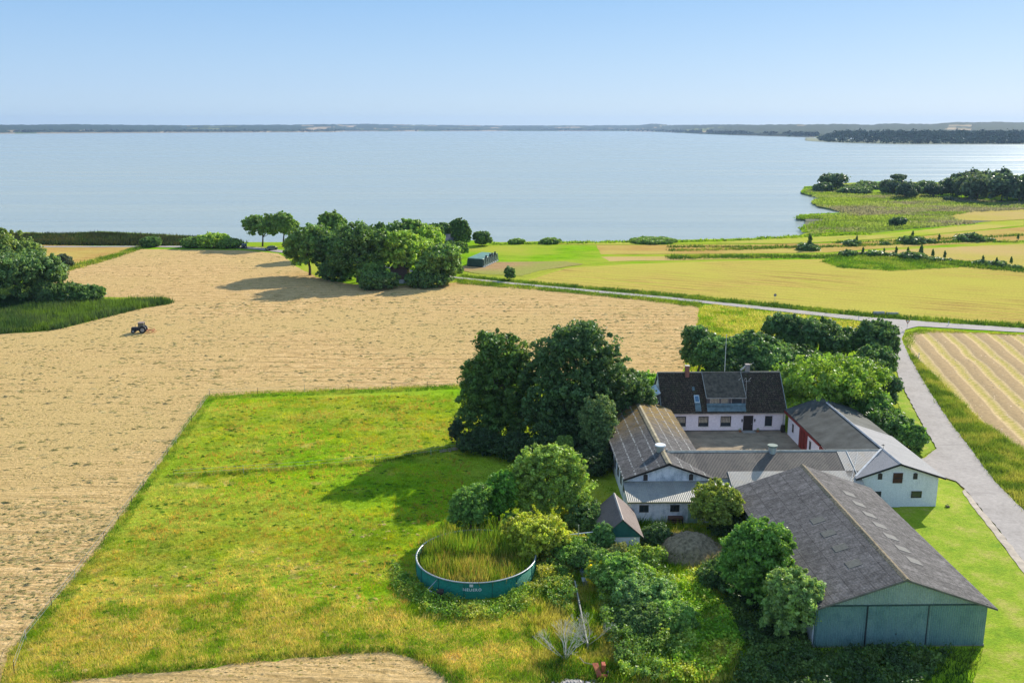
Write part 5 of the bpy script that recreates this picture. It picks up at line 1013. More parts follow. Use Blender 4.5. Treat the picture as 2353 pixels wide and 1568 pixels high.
def under(name, label, poly, n, hmax, cols, seed, leaf=.12):
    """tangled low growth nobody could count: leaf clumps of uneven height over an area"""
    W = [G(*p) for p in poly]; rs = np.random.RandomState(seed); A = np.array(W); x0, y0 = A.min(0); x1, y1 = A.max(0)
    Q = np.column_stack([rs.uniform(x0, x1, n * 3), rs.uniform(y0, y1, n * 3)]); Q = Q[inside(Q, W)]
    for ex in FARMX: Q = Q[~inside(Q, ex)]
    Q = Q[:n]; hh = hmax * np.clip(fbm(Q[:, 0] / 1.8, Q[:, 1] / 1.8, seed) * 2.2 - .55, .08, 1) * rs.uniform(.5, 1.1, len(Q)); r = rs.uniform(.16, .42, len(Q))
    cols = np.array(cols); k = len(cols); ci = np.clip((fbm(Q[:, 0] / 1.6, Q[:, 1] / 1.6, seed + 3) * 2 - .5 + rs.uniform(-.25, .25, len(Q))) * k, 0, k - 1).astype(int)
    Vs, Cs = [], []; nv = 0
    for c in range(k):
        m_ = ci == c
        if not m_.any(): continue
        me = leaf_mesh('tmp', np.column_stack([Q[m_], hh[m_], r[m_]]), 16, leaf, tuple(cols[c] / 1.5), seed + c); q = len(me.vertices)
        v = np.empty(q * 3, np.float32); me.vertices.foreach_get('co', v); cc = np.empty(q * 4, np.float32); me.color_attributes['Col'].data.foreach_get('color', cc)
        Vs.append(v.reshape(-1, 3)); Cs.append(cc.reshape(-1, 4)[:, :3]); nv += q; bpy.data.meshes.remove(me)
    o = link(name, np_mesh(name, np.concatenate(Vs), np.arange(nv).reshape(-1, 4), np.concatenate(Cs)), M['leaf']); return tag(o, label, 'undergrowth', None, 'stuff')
under('undergrowth', 'tangled green undergrowth between the round tank, the small shed and the low concrete wall', [(1235, 1215), (1300, 1185), (1370, 1190), (1400, 1260), (1345, 1300), (1308, 1335), (1322, 1420), (1270, 1400), (1235, 1330), (1250, 1270)], 1300, 1.3, [(.09, .18, .03), (.14, .24, .03), (.22, .28, .04), (.30, .32, .05)], 201)
under('undergrowth', 'brambles and weeds sprawling round the thicket below the small shed', [(1372, 1350), (1410, 1270), (1520, 1280), (1560, 1400), (1600, 1500), (1560, 1567), (1430, 1567), (1410, 1510), (1388, 1480)], 2000, 1.5, [(.06, .12, .025), (.10, .19, .03), (.13, .23, .05), (.20, .30, .04)], 202)
under('undergrowth', 'bright green leafy weeds on the sunlit strip beside the maples', [(1520, 1330), (1610, 1310), (1660, 1400), (1710, 1480), (1640, 1567), (1540, 1567), (1560, 1450)], 1500, .7, [(.12, .26, .015), (.20, .36, .02), (.28, .40, .03), (.34, .38, .05)], 203)
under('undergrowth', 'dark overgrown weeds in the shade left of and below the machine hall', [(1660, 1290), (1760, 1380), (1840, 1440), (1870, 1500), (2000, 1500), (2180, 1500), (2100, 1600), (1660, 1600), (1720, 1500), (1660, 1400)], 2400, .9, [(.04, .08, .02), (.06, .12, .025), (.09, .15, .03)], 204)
under('undergrowth', 'weeds growing round the foot of the tank', [(900, 1290), (940, 1330), (1010, 1375), (1090, 1390), (1180, 1370), (1240, 1310), (1260, 1360), (1200, 1410), (1090, 1430), (980, 1410), (900, 1350)], 900, .6, [(.10, .20, .02), (.18, .28, .03), (.28, .32, .05)], 205, .1)

# ------------------------------------------------------------------ grove by the main road
def gv(nm, lb, x, yb, yt, hw, col=MD, **k):
    k.setdefault('leaf', .38); k.setdefault('nper', 80); k['base'] = k.get('base', .1) * .8; k.setdefault('dens', .85); tree(nm, lb, x=x, yb=yb, yt=yt, hw=hw * 1.1, col=col, **k)
GD = (.058, .11, .026); GM = (.085, .15, .03); GL = (.14, .22, .03)
gv('oak_tree', 'left one of the two separate trees against the lake', 603, 566, 492, 35, GM, base=.3, dens=.75)
gv('oak_tree', 'right one of the two separate trees against the lake', 651, 567, 488, 28, GM, base=.28, dens=.75)
gv('elm_tree', 'leftmost great tree of the grove, hanging over the stubble edge', 712, 632, 515, 50, GM, base=.12)
gv('elm_tree', 'dark tree in shade right beside the leftmost one of the grove', 760, 635, 530, 40, GD, base=.05)
gv('ash_tree', 'tree with a crown rising alone above the left part of the grove', 765, 590, 487, 29, GM, base=.45)
gv('chestnut_tree', 'biggest domed tree in the middle of the grove', 822, 648, 510, 62, GD, base=.08, rc=1.5)
gv('birch_tree', 'grey-green tree on the near side of the domed tree', 850, 655, 590, 28, GM, base=.05)
gv('spruce_tree', 'small pointed dark tree peeping out behind the middle of the grove', 874, 590, 515, 15, GD, shape='tall')
gv('maple_tree', 'bright green tree in front of the brick house in the grove', 925, 648, 528, 46, GL, base=.22, rc=1.4)
gv('maple_tree', 'round green tree behind the bright one, topping the grove', 935, 610, 503, 40, GM, base=.3)
gv('maple_tree', 'broad yellow-green tree behind the right half of the grove', 975, 612, 514, 38, GL, base=.25)
gv('walnut_tree', 'yellowish green tree filling the gap right of the bright one', 968, 640, 548, 36, GL, base=.2)
gv('hornbeam_tree', 'rounded dark tree at the right end of the grove by the road', 1008, 652, 560, 48, GM, base=.02)
gv('yew_hedge', 'dark low hedge under the right end tree of the grove', 985, 657, 624, 42, GD, shape='shrub')
gv('yew_hedge', 'dark low bushes left of the brick house in the grove', 870, 662, 622, 38, GD, shape='shrub')
gv('thorn_bush', 'dark bush at the left foot of the grove', 775, 642, 600, 36, GD, shape='shrub')
gv('pine_tree', 'dark tree left of the grey roof behind the grove', 1000, 580, 514, 18, GD, base=.25)
gv('pine_tree', 'wide dark tree right above the grey roof behind the grove', 1020, 570, 512, 22, GD, base=.3)
gv('poplar_tree', 'tall pointed tree at the right end above the grey roof', 1058, 575, 505, 19, GD, shape='tall')
gv('lilac_bush', 'dark bush in front of the grey roof', 1028, 582, 553, 15, GD, shape='shrub')
gv('apple_tree', 'small round tree beside the grassy slope right of the grey roof', 1056, 592, 556, 16, GM, base=.2)
gv('hawthorn_tree', 'round dark bushy tree standing alone on the shore right of the grove', 1107, 564, 531, 18, GD, base=.02)
gv('shore_bush', 'low bush on the shore just right of the round dark tree', 1186, 559, 550, 17, GM, shape='shrub', cat='bush')
gv('shore_bush', 'low bush on the shore farther right of the round dark tree', 1266, 559, 549, 20, GM, shape='shrub', cat='bush')
gv('shore_bush', 'wide low bush on the shore above the yellow strips', 1500, 556, 549, 42, GM, shape='shrub', cat='bush', rc=.8)
gv('lime_sapling', 'small pointed tree standing alone by the main road bend', 1170, 643, 613, 10, GD, shape='tall', leaf=.3, rc=.6)
gv('thorn_bush', 'round dark bush on the ochre field at the left', 148, 614, 585, 17, (.05, .07, .04), shape='shrub', leaf=.3)
gv('thorn_bush', 'small bush behind the road at the left shore', 347, 567, 545, 18, GD, shape='shrub')
gv('thorn_bush', 'long yellow-green bush by the parked cars, left end', 445, 568, 545, 22, GM, shape='shrub')
gv('willow_bush', 'yellow-green bush cluster on the shore left of the dark car', 490, 568, 537, 30, GL, shape='shrub')
gv('willow_bush', 'low bush sloping to the lake beside the dark car', 525, 569, 548, 22, GM, shape='shrub')
# left edge group
gv('willow_tree', 'large round willow at the left edge above the reed patch', 48, 694, 572, 88, (.075, .13, .04), base=.02, leaf=.34, rc=1.5, nper=110)
gv('willow_tree', 'yellow-green tree rising behind the willow at the left edge', 38, 655, 530, 54, (.095, .145, .035), base=.1, leaf=.34, nper=90)
gv('willow_tree', 'pale bush at the right foot of the willow', 105, 695, 640, 22, (.09, .15, .05), shape='shrub', leaf=.3)
gv('alder_bush', 'dark bush, left one of two joined beyond the reed patch', 150, 692, 654, 38, GD, shape='shrub', leaf=.3)
gv('alder_bush', 'dark bush, right one of two joined beyond the reed patch', 200, 692, 655, 36, GD, shape='shrub', leaf=.3)
# headland
hd_ = dict(leaf=.8, nper=40)
tree('willow_tree', 'rounded tree at the tip of the headland by the lake', x=1912, yb=437, yt=401, hw=30, col=(.05, .085, .035), base=.02, rc=2.4, **hd_)
tree('willow_bush', 'low bush left of the tip tree on the headland', x=1890, yb=440, yt=421, hw=20, col=(.05, .085, .035), shape='shrub', rc=2, **hd_)
tree('pine_tree', 'flat-topped open tree standing out above the headland scrub', x=2062, yb=430, yt=402, hw=15, col=(.04, .065, .035), base=.55, rc=1.6, dens=.6, **hd_)
tree('pine_tree', 'tall dark tree sticking up at the left end of the big wood', x=2199, yb=432, yt=400, hw=15, col=(.03, .055, .035), base=.2, rc=1.8, **hd_)
tree('willow_bush', 'round dark bush alone in the marsh meadow', x=2061, yb=517, yt=501, hw=16, col=(.035, .07, .025), shape='shrub', leaf=.5, rc=1.2, nper=60)
tree('willow_bush', 'tiny dark bush at the foot of the headland trees', x=2177, yb=462, yt=453, hw=8, col=(.03, .055, .03), shape='shrub', leaf=.6, rc=1.2, nper=50)
WL = 'dark green tree in the wood on the headland'; WG = 'trees of the wood on the headland'
protos = []
for i in range(3):
    protos.append(tree('wood_tree', WL, x=2300 + 40 * i, yb=466 - 3 * i, yt=404, hw=30, col=[(.035, .062, .034), (.045, .078, .036), (.055, .085, .04)][i], base=.03, rc=3.0, leaf=1.0, nper=40, group=WG))
rs_ = random.Random(12)
for i in range(46):
    if i < 26: x = rs_.uniform(2215, 2520); yb = rs_.uniform(438, 464); s = rs_.uniform(.75, 1.05)
    else: x = rs_.uniform(2020, 2240); yb = rs_.uniform(434, 458); s = rs_.uniform(.4, .72)
    p = G(x, yb); dup(rs_.choice(protos), (p[0], p[1], 0), (s, s, s * rs_.uniform(.85, 1.1)), rs_.uniform(0, 6.28), WL, WG)
SB = 'low scrub bush on the headland between the tip tree and the wood'; SG = 'scrub bushes on the headland'
sp_ = tree('scrub_bush', SB, x=1960, yb=441, yt=430, hw=20, col=(.06, .10, .035), shape='shrub', leaf=.8, rc=1.8, nper=40, group=SG)
for i in range(22):
    x = rs_.uniform(1900, 2150); p = G(x, rs_.uniform(428, 448)); s = rs_.uniform(.5, 1.1); dup(sp_, (p[0], p[1], 0), (s, s, s), rs_.uniform(0, 6.28), SB, SG)
# field hedges on the right
HB = 'small bush in the broken hedge crossing the yellow fields'; HG_ = 'bushes in the field hedges'
hb = tree('hedge_bush', HB, x=2000, yb=598, yt=586, hw=14, col=(.055, .10, .03), shape='shrub', leaf=.4, rc=.8, nper=50, group=HG_)
ht = tree('hedge_sapling', 'thin sapling standing up from the field hedge', x=2110, yb=598, yt=570, hw=5, col=(.06, .10, .03), shape='tall', leaf=.35, rc=.5, nper=25, dens=.4, group='saplings in the field hedges')
def z4(zx, zy): return (1538 + .346 * zx, 542.8 + .346 * zy)
ORD = 'first second third fourth fifth sixth seventh eighth ninth tenth eleventh twelfth thirteenth fourteenth fifteenth sixteenth seventeenth'.split()
ISL = 'in the hedge running over the green grass island'; UPL = 'in the far hedge above the yellow-green field'
HBL = ((ISL, ((1185, 128, 1.1), (1275, 128, .6), (1370, 132, 1.1), (1480, 138, .8), (1540, 140, .7), (1590, 148, 1.3), (1640, 145, 1.0), (1700, 158, .7), (1740, 162, .6), (1785, 168, .8), (1860, 165, .5), (2070, 188, .8), (2165, 200, 1.0), (2240, 206, .5), (2300, 212, .6))),
       (UPL, ((890, 92, .8), (925, 90, 1.3), (1210, 60, 1.1), (1430, 55, .6), (1600, 45, 1.5), (1640, 45, 1.0), (1720, 42, .8), (1910, 32, .6), (1990, 30, 1.6), (2130, 28, .6))))
HTL = ((ISL, ((1280, 125, .8), (1420, 125, .7), (1500, 130, .9), (1580, 135, .9), (1665, 140, 1.2), (1745, 150, .9), (1822, 160, .9), (2075, 185, .8), (2168, 200, .8), (2265, 195, .8))),
       (UPL, ((925, 88, 1.6), (1240, 45, .8), (1610, 40, 1.2), (1785, 40, .9), (2310, 32, .8))))
for src, rows_, w_, gr_ in ((hb, HBL, 'small bush', HG_), (ht, HTL, 'thin sapling', 'saplings in the field hedges')):
    first_ = True
    for nm_, lst in rows_:
        for i_, (zx, zy, s) in enumerate(lst):
            p = G(*z4(zx, zy)); lb_ = '%s from the left %s' % (ORD[i_] + ' ' + w_, nm_)
            s3 = (s * 1.3, s * 1.3, s * .85) if src is hb else (s * .6, s * .6, s * .85)
            o = src if first_ else dup(src, (p[0], p[1], 0), s3, rs_.uniform(0, 6), lb_, gr_)
            if first_: o.location = (p[0], p[1], 0); o.scale = s3; o['label'] = lb_; first_ = False
for k, (pl, lb) in enumerate((([(0, 133), (400, 128), (1050, 130), (1150, 125), (1600, 140), (1900, 170), (2350, 215), (2350, 240), (1900, 200), (1150, 140), (1050, 145), (400, 145), (0, 152)], 'dark green hedge bank along the top of the yellow field'),
                              ([(0, 92), (450, 85), (900, 70), (1200, 66), (1200, 70), (900, 76), (450, 92), (0, 98)], 'thin grass bank between the upper strips'),
                              ([(0, 68), (600, 70), (1000, 72), (1000, 76), (600, 76), (0, 74)], 'faint grass line in the upper strips'),
                              ([(1200, 60), (1600, 45), (1990, 30), (2350, 38), (2350, 42), (1990, 38), (1600, 54), (1200, 68)], 'hedge bank above the far yellow-green field'),
                              ([(1100, 42), (1600, 28), (2350, -8), (2350, -4), (1600, 33), (1100, 46)], 'grass line along the orange strip'))):
    blades('hedge_bank', lb, [[z4(*q) for q in pl]], 1.8, 1.0, .16, [(.06, .12, .02), (.09, .16, .02), (.2, .24, .04)], 90 + k, 'grass', per=5, spread=.8, patch=8)

# ------------------------------------------------------------------ houses in the grove
p = G(920, 651); bh = empty('brick_house', (p[0], p[1] + 4, 0), 'small red-brick house with a white lower wall, mostly hidden in the grove', 'house')
x0, x1 = p[0] - 2.6, p[0] + 1.7; hz = GY(920, 617, p[1])[1]
MB().prism_y([(x0, 1.1), (x0, hz), ((x0 + x1) / 2, hz + 1.4), (x1, hz), (x1, 1.1)], p[1], p[1] + 9).build('wall', simple('brown_brick', (.20, .12, .09), .9, 0, .3, 5), bh)
MB().box(x0 - .03, x1 + .03, p[1] - .03, p[1] + 9.03, 0, 1.1).build('lower_wall', M['white_wall'], bh)
r_ = MB(); gable_roof_y(r_, x0 - .4, x1 + .4, (x0 + x1) / 2, hz - .2, hz + 1.6, p[1] - .4, p[1] + 9.4); r_.build('roof', simple('brown_tiles', (.10, .08, .07), .8, 0, .3, 5), bh)
window(bh, x0 + .6, x0 + 1.5, 1.3, 2.4, p[1], 'y', 'white_trim', 'glass')
p = G(1021, 577); z1 = GY(1021, 541, p[1])[1]; xa = GY(998, 560, p[1])[0]; xb = GY(1043, 560, p[1])[0]
gh = empty('grey_roofed_house', ((xa + xb) / 2, p[1] + 4, 0), 'house with a plain grey roof between the dark trees behind the grove', 'house')
MB().prism_x([(p[1], 0), (p[1], 2.5), (p[1] + 4.5, z1 - .3), (p[1] + 9, 2.5), (p[1] + 9, 0)], xa, xb).build('wall', M['white_wall'], gh)
MB().prism_x([(p[1] - .5, 2.1), (p[1] - .5, 2.25), (p[1] + 4.5, z1), (p[1] + 9.5, 2.25), (p[1] + 9.5, 2.1), (p[1] + 4.5, z1 - .2)], xa - .4, xb + .4).build('roof', simple('grey_eternit', (.27, .25, .26), .8, 0, .15, 1), gh)
p = G(917, 585); zt_ = GY(917, 531, p[1])[1]; wh = empty('white_house', (p[0], p[1] + 3, 0), 'house of which only a small white gable peak shows above the grove', 'house')
MB().prism_y([(p[0] - 4, 0), (p[0] - 4, 2.8), (p[0], zt_ - .3), (p[0] + 4, 2.8), (p[0] + 4, 0)], p[1], p[1] + 10).build('wall', M['white_wall'], wh)
r_ = MB(); gable_roof_y(r_, p[0] - 4.4, p[0] + 4.4, p[0], 2.5, zt_, p[1] - .2, p[1] + 10.2); r_.build('roof', M['tiles'], wh)
p = G(904, 648); gp = empty('grove_flagpole', (p[0], p[1], 0), 'thin white pole in front of the grove, left of the bright tree', 'flagpole')
gp.name = 'flagpole'; MB().tube((*p, 0), (*p, GY(904, 595, p[1])[1]), .06, .03, 6).build('pole', M['white_plastic'], gp)

# silage clamp under a green net
a = G(1071, 612); b_ = G(1109, 615); c_ = G(1143, 599); dv = (c_[0] - b_[0], c_[1] - b_[1]); d_ = (a[0] + dv[0], a[1] + dv[1]); hs = GY(1090, 596, b_[1])[1]
sc = empty('silage_clamp', (b_[0], b_[1], 0), 'flat-topped silage heap under dark green net held by tyres, right of the grove', 'silage heap')
def ins(P, k): cx = sum(q[0] for q in P) / 4; cy = sum(q[1] for q in P) / 4; return [(cx + (q[0] - cx) * k, cy + (q[1] - cy) * k) for q in P]
B4 = [a, b_, c_, d_]; T4 = ins(B4, .94)
MB().hexa([(*q, 0) for q in B4], [(*q, hs) for q in T4]).build('heap', simple('dark_green_net', (.025, .06, .045), .6, 0, .4, .8, .4, .1), sc, .3)
MB().hexa([(*q, hs - .02) for q in ins(B4, .93)], [(*q, hs + .1) for q in ins(B4, .86)]).build('cover', simple('green_cover', (.12, .25, .19), .5, 0, .3, .6, .4, .08), sc)
L = math.dist(b_, c_)
for t in (.22, .48, .62, .82):
    x, y = T4[1][0] + dv[0] * t, T4[1][1] + dv[1] * t; MB().tube((x - .25, y, hs + .1), (x + .25, y, hs + .1), .62, .62, 12).build('tyre', M['rubber'], sc)
for i in range(16):
    t = (i + .5) / 16; x, y = b_[0] + dv[0] * t + .15, b_[1] + dv[1] * t; MB().box(x - .3, x + .3, y - .35, y + .35, 0, .35).build('sandbag', M['white_trim'], sc, .08)
for i in range(8):
    t = (i + .5) / 8; x, y = (b_[0] + T4[1][0]) / 2 + dv[0] * t + .1, (b_[1] + T4[1][1]) / 2 + dv[1] * t
    MB().hexa([(x + .2, y - .12, .1), (x + .5, y - .12, .1), (x + .5, y + .12, .1), (x + .2, y + .12, .1)], [(x - .2, y - .12, hs), (x + .15, y - .12, hs), (x + .15, y + .12, hs), (x - .2, y + .12, hs)]).build('strap', M['green_cover_strap'] if 'green_cover_strap' in M else M['pale_green'], sc)

# ------------------------------------------------------------------ tractor with hay rake (built at the origin, then placed)
def wheel(parent, x, y, r, w, name='wheel'):
    mb = MB().tube((x, y - w / 2, r), (x, y + w / 2, r), r, r, 20)
    wo = mb.build(name, M['rubber'], parent); MB().tube((x, y - w / 2 - .02, r), (x, y + w / 2 + .02, r), r * .55, r * .55, 14).build('rim', M['tr_rim'], wo); return wo
M['tr_rim'] = simple('grey_rim', (.32, .3, .28), .6); M['tr_body'] = simple('dark_blue_grey_paint', (.035, .04, .05), .45)
tq = empty('tractor', (0, 0, 0), 'small dark tractor with cab driving over the stubble field, heading left', 'tractor')
MB().box(-1.75, -.1, -.32, .32, .75, 1.35).box(-1.85, -1.6, -.3, .3, .7, 1.2).build('bonnet', M['tr_body'], tq, .06)
MB().box(-1.5, 1.0, -.2, .2, .5, .8).build('chassis', M['dark_metal'], tq)
cb_ = MB().hexa([(-.2, -.62, 1.0), (1.0, -.62, 1.0), (1.0, .62, 1.0), (-.2, .62, 1.0)], [(-.2, -.62, 1.35), (1.05, -.62, 1.35), (1.05, .62, 1.35), (-.2, .62, 1.35)])
for x, y in ((-.15, -.58), (-.15, .55), (.45, -.58), (.45, .55), (1.0, -.58), (1.0, .55)): cb_.box(x - .03, x + .05, y, y + .05, 1.3, 2.3)
cab = cb_.build('cab', M['dark_metal'], tq)
MB().box(-.25, 1.1, -.68, .68, 2.3, 2.42).build('cab_roof', simple('rusty_white_roof', (.3, .22, .19), .5), cab, .03)
MB().box(-.1, .98, -.545, .53, 1.36, 2.28).build('cab_glass', glass('cab_glass', (.10, .12, .12)), cab)
MB().tube((-1.0, .2, 1.35), (-1.0, .2, 2.0), .04).build('exhaust', M['dark_metal'], tq)
for y in (-.62, .62): wheel(tq, .75, y, .78, .38, 'rear_wheel'); wheel(tq, -1.35, y * .95, .48, .26, 'front_wheel')
for y in (-.62, .62):
    mb = MB()
    for i in range(5):
        a0, a1 = math.pi * (.12 + .15 * i), math.pi * (.12 + .15 * (i + 1)); mb.hexa([(.75 + .84 * math.cos(a0), y - .2, .78 + .84 * math.sin(a0)), (.75 + .84 * math.cos(a1), y - .2, .78 + .84 * math.sin(a1)), (.75 + .84 * math.cos(a1), y + .2, .78 + .84 * math.sin(a1)), (.75 + .84 * math.cos(a0), y + .2, .78 + .84 * math.sin(a0))],
                [(.75 + .88 * math.cos(a0), y - .2, .78 + .88 * math.sin(a0)), (.75 + .88 * math.cos(a1), y - .2, .78 + .88 * math.sin(a1)), (.75 + .88 * math.cos(a1), y + .2, .78 + .88 * math.sin(a1)), (.75 + .88 * math.cos(a0), y + .2, .78 + .88 * math.sin(a0))])
    mb.build('mudguard', M['tr_body'], tq)
pn = empty('person', (.45, 0, 0), 'person in dark clothes driving the small tractor', 'person'); tq_loc = G(322, 764)
rk = empty('hay_rake', (0, 0, 0), 'red hay rake behind the small tractor', 'farm implement')
MB().tube((1.3, 0, .6), (3.0, 0, .6), .06).tube((1.8, -1.4, .7), (1.8, 1.4, .7), .05).tube((3.0, -1.0, .7), (3.0, 1.0, .7), .05).tube((1.8, -1.4, .7), (3.0, -1.0, .7), .04).tube((1.8, 1.4, .7), (3.0, 1.0, .7), .04).build('frame', M['rust'], rk)
for x, y in ((2.0, -1.1), (2.0, 1.1), (3.0, -.6), (3.0, .6)):
    mb = MB()
    for i in range(8): a = i * math.pi / 4; mb.tube((x, y, .5), (x + .55 * math.cos(a), y + .55 * math.sin(a), .1), .025, .02, 4)
    mb.build('rotor', M['rust'], rk)
bpy.data.objects.remove(pn)
import bmesh
bs = bmesh.new()
def skinbody(name, pts, edges, rad, m, parent):
    me = bpy.data.meshes.new(name); me.from_pydata(pts, edges, []); o = link(name, me, m); sk = o.modifiers.new('s', 'SKIN')
    me.skin_vertices.new() if not me.skin_vertices else None
    for i, r in enumerate(rad): me.skin_vertices[0].data[i].radius = (r, r)
    me.skin_vertices[0].data[0].use_root = True
    su = o.modifiers.new('u', 'SUBSURF'); su.levels = 1; su.render_levels = 1
    bpy.context.view_layer.update(); ev = o.evaluated_get(bpy.context.evaluated_depsgraph_get()); m2 = bpy.data.meshes.new_from_object(ev)
    bpy.data.objects.remove(o); m2.materials.clear(); return link(name, m2, m, parent)
pn = empty('person', (0, 0, 0), 'person in a dark jacket seated in the cab of the small tractor', 'person')
bd = skinbody('body', [(.55, 0, 1.3), (.55, 0, 1.6), (.52, 0, 1.85), (.5, 0, 1.95), (.49, 0, 2.08), (.5, -.2, 1.82), (.35, -.24, 1.6), (.12, -.15, 1.65), (.5, .2, 1.82), (.35, .24, 1.6), (.12, .15, 1.65), (.2, -.12, 1.32), (.1, -.12, 1.05), (.2, .12, 1.32), (.1, .12, 1.05)],
    [(0, 1), (1, 2), (2, 3), (3, 4), (2, 5), (5, 6), (6, 7), (2, 8), (8, 9), (9, 10), (0, 11), (11, 12), (0, 13), (13, 14)], [.15, .15, .15, .06, .1, .07, .05, .04, .07, .05, .04, .09, .07, .09, .07], simple('dark_jacket', (.04, .05, .08), .9), pn)
tq.location = (*tq_loc, 0); rk.location = (*tq_loc, 0); pn.location = (*tq_loc, 0)
for o in (tq, rk, pn): o.rotation_euler = (0, 0, R(4)); o.scale = (.88, .88, .88)

# ------------------------------------------------------------------ parked cars
def car(x, y, label, body, rz):
    root = empty('car', (0, 0, 0), label, 'car')
    prof = [(-2.1, .3), (-2.15, .75), (-1.2, .95), (-.6, 1.42), (.9, 1.45), (1.6, 1.0), (2.1, .9), (2.12, .3)]
    MB().hexa([(-.85, q[0], q[1]) for q in prof], [(.85, q[0], q[1]) for q in prof]).build('body', simple('car_paint', body, .35, .2, .05), root, .05)
    MB().hexa([(-.7, -1.1, 1.0), (.7, -1.1, 1.0), (.66, -.66, 1.36), (-.66, -.66, 1.36)], [(-.7, -1.16, 1.02), (.7, -1.16, 1.02), (.66, -.7, 1.4), (-.66, -.7, 1.4)]).build('windscreen', M['glass'], root)
    for s in (-1, 1):
        MB().box(s * .868 - .01, s * .868 + .01, -.6, .9, 1.02, 1.33).build('side_window', M['glass'], root)
        MB().box(s * .62 - .14, s * .62 + .14, -2.19, -2.12, .6, .74).build('headlight', M['white_plastic'], root)
        for yy in (-1.3, 1.3): MB().tube((s * .72, yy, .32), (s * .88, yy, .32), .32, .32, 14).build('wheel', M['rubber'], root)
    root.location = (x, y, .02); root.rotation_euler = (0, 0, rz)
p = G(561, 569.5); car(p[0], p[1], 'small dark car parked on the road at the left of the grove', (.02, .02, .025), .2)
p = G(623, 575); car(p[0], p[1], 'grey car with bright lights on the road below the two separate trees', (.12, .13, .13), -.7)

# ------------------------------------------------------------------ signs and posts
p = G(2083, 758); s_ = empty('yield_sign', (p[0], p[1], 0), 'triangular give-way sign on a pole at the junction', 'road sign')
MB().tube((*p, 0), (*p, 2.0), .035).build('pole', M['galv'], s_)
sx = math.cos(R(0)); pl_ = MB().prism_y([(p[0], 1.25), (p[0] + .5, 2.1), (p[0] - .5, 2.1)], p[1] - .06, p[1] - .036).build('plate', M['rust'], s_)
MB().prism_y([(p[0], 1.5), (p[0] + .3, 2.0), (p[0] - .3, 2.0)], p[1] - .066, p[1] - .061).build('plate_face', M['white_plastic'], pl_)
p = G(1803, 706); s_ = empty('round_sign', (p[0], p[1], 0), 'round traffic sign on a pole in the verge of the main road', 'road sign')
p = G(1779, 699); s_.location = (p[0], p[1], 0)
MB().tube((*p, 0), (*p, 2.3), .035).build('pole', M['galv'], s_); MB().tube((p[0], p[1] - .06, 2.2), (p[0], p[1] - .036, 2.2), .35, .35, 18).build('plate', simple('sign_grey', (.35, .3, .28), .5), s_)
for x, y, lb in ((1972, 735, 'dark marker post beside the main road left of the junction'), (2178, 748, 'marker post beside the main road right of the junction'), (2110, 822, 'thin reflector post beside the side road below the junction')):
    p = G(x, y); s_ = empty('marker_post', (p[0], p[1], 0), lb, 'post', 'marker posts along the roads'); MB().box(p[0] - .06, p[0] + .06, p[1] - .05, p[1] + .05, 0, .95).build('post', M['white_plastic'], s_); MB().box(p[0] - .065, p[0] + .065, p[1] - .055, p[1] + .055, .7, .85).build('band', M['rubber'], s_)
p = G(2035, 724.5); s_ = empty('concrete_block', (p[0], p[1], 0), 'pale brown concrete pipe sections lying in the verge at the junction', 'concrete pipe')
MB().tube((p[0] - 2.6, p[1] + .5, .4), (p[0] - .3, p[1] + .4, .4), .45, .45, 12).build('pipe_section', M['concrete'], s_); MB().tube((p[0] + .1, p[1] + .2, .3), (p[0] + 2.6, p[1], .3), .4, .4, 12).build('pipe_section', M['concrete'], s_)
p = G(2091, 1040); s_ = empty('letter_box', (p[0], p[1], 0), 'small dark post with a white box at the driveway hedge', 'post')
MB().box(p[0] - .05, p[0] + .05, p[1] - .05, p[1] + .05, 0, 1.3).build('post', M['dark_wood'], s_); MB().box(p[0] - .2, p[0] - .06, p[1] - .1, p[1] + .1, .8, 1.05).build('box', M['white_plastic'], s_)

# ------------------------------------------------------------------ fences
def fence(label, pts, step, ht_, r, wires=(.5, .9)):
    W = [G(*q) for q in pts]; root = empty('wire_fence', (*W[0], 0), label, 'fence'); rs = random.Random(len(pts)); last = None; prev = []
    for i in range(len(W) - 1):
        L = math.dist(W[i], W[i + 1]); n = max(1, int(L / step))
        for k in range(n):
            t = k / n; prev.append((W[i][0] + (W[i + 1][0] - W[i][0]) * t, W[i][1] + (W[i + 1][1] - W[i][1]) * t))
    prev.append(W[-1]); tops = []
    for q in prev:
        h = ht_ * rs.uniform(.85, 1.15); dx, dy = rs.uniform(-.06, .06), rs.uniform(-.06, .06); MB().tube((*q, -.1), (q[0] + dx, q[1] + dy, h), r * .7, r * .6, 6).build('post', M['deadwood'] if rs.random() < .3 else M['bark'], root)
    mb = MB()
    for w in wires:
        for a, b in zip(prev, prev[1:]): mb.tube((*a, w), (*b, w), .012, .012, 4)
    mb.build('wire', M['galv'], root)
fence('wire fence with thin posts along the left edge of the meadow', [(33, 1545), (60, 1470), (172, 1330), (240, 1240), (330, 1120), (385, 1045), (440, 968), (482, 912)], 4.5, 1.05, .05)
fence('wire fence with thin posts between the meadow and the stubble field', [(482, 908), (700, 900), (900, 893), (1062, 887)], 5.0, 1.15, .055)
fence('low wire fence running beside the farm track in the meadow', [(1188, 1012), (1100, 1030), (990, 1044), (860, 1062), (700, 1076), (560, 1086), (400, 1096)], 6, .9, .04)

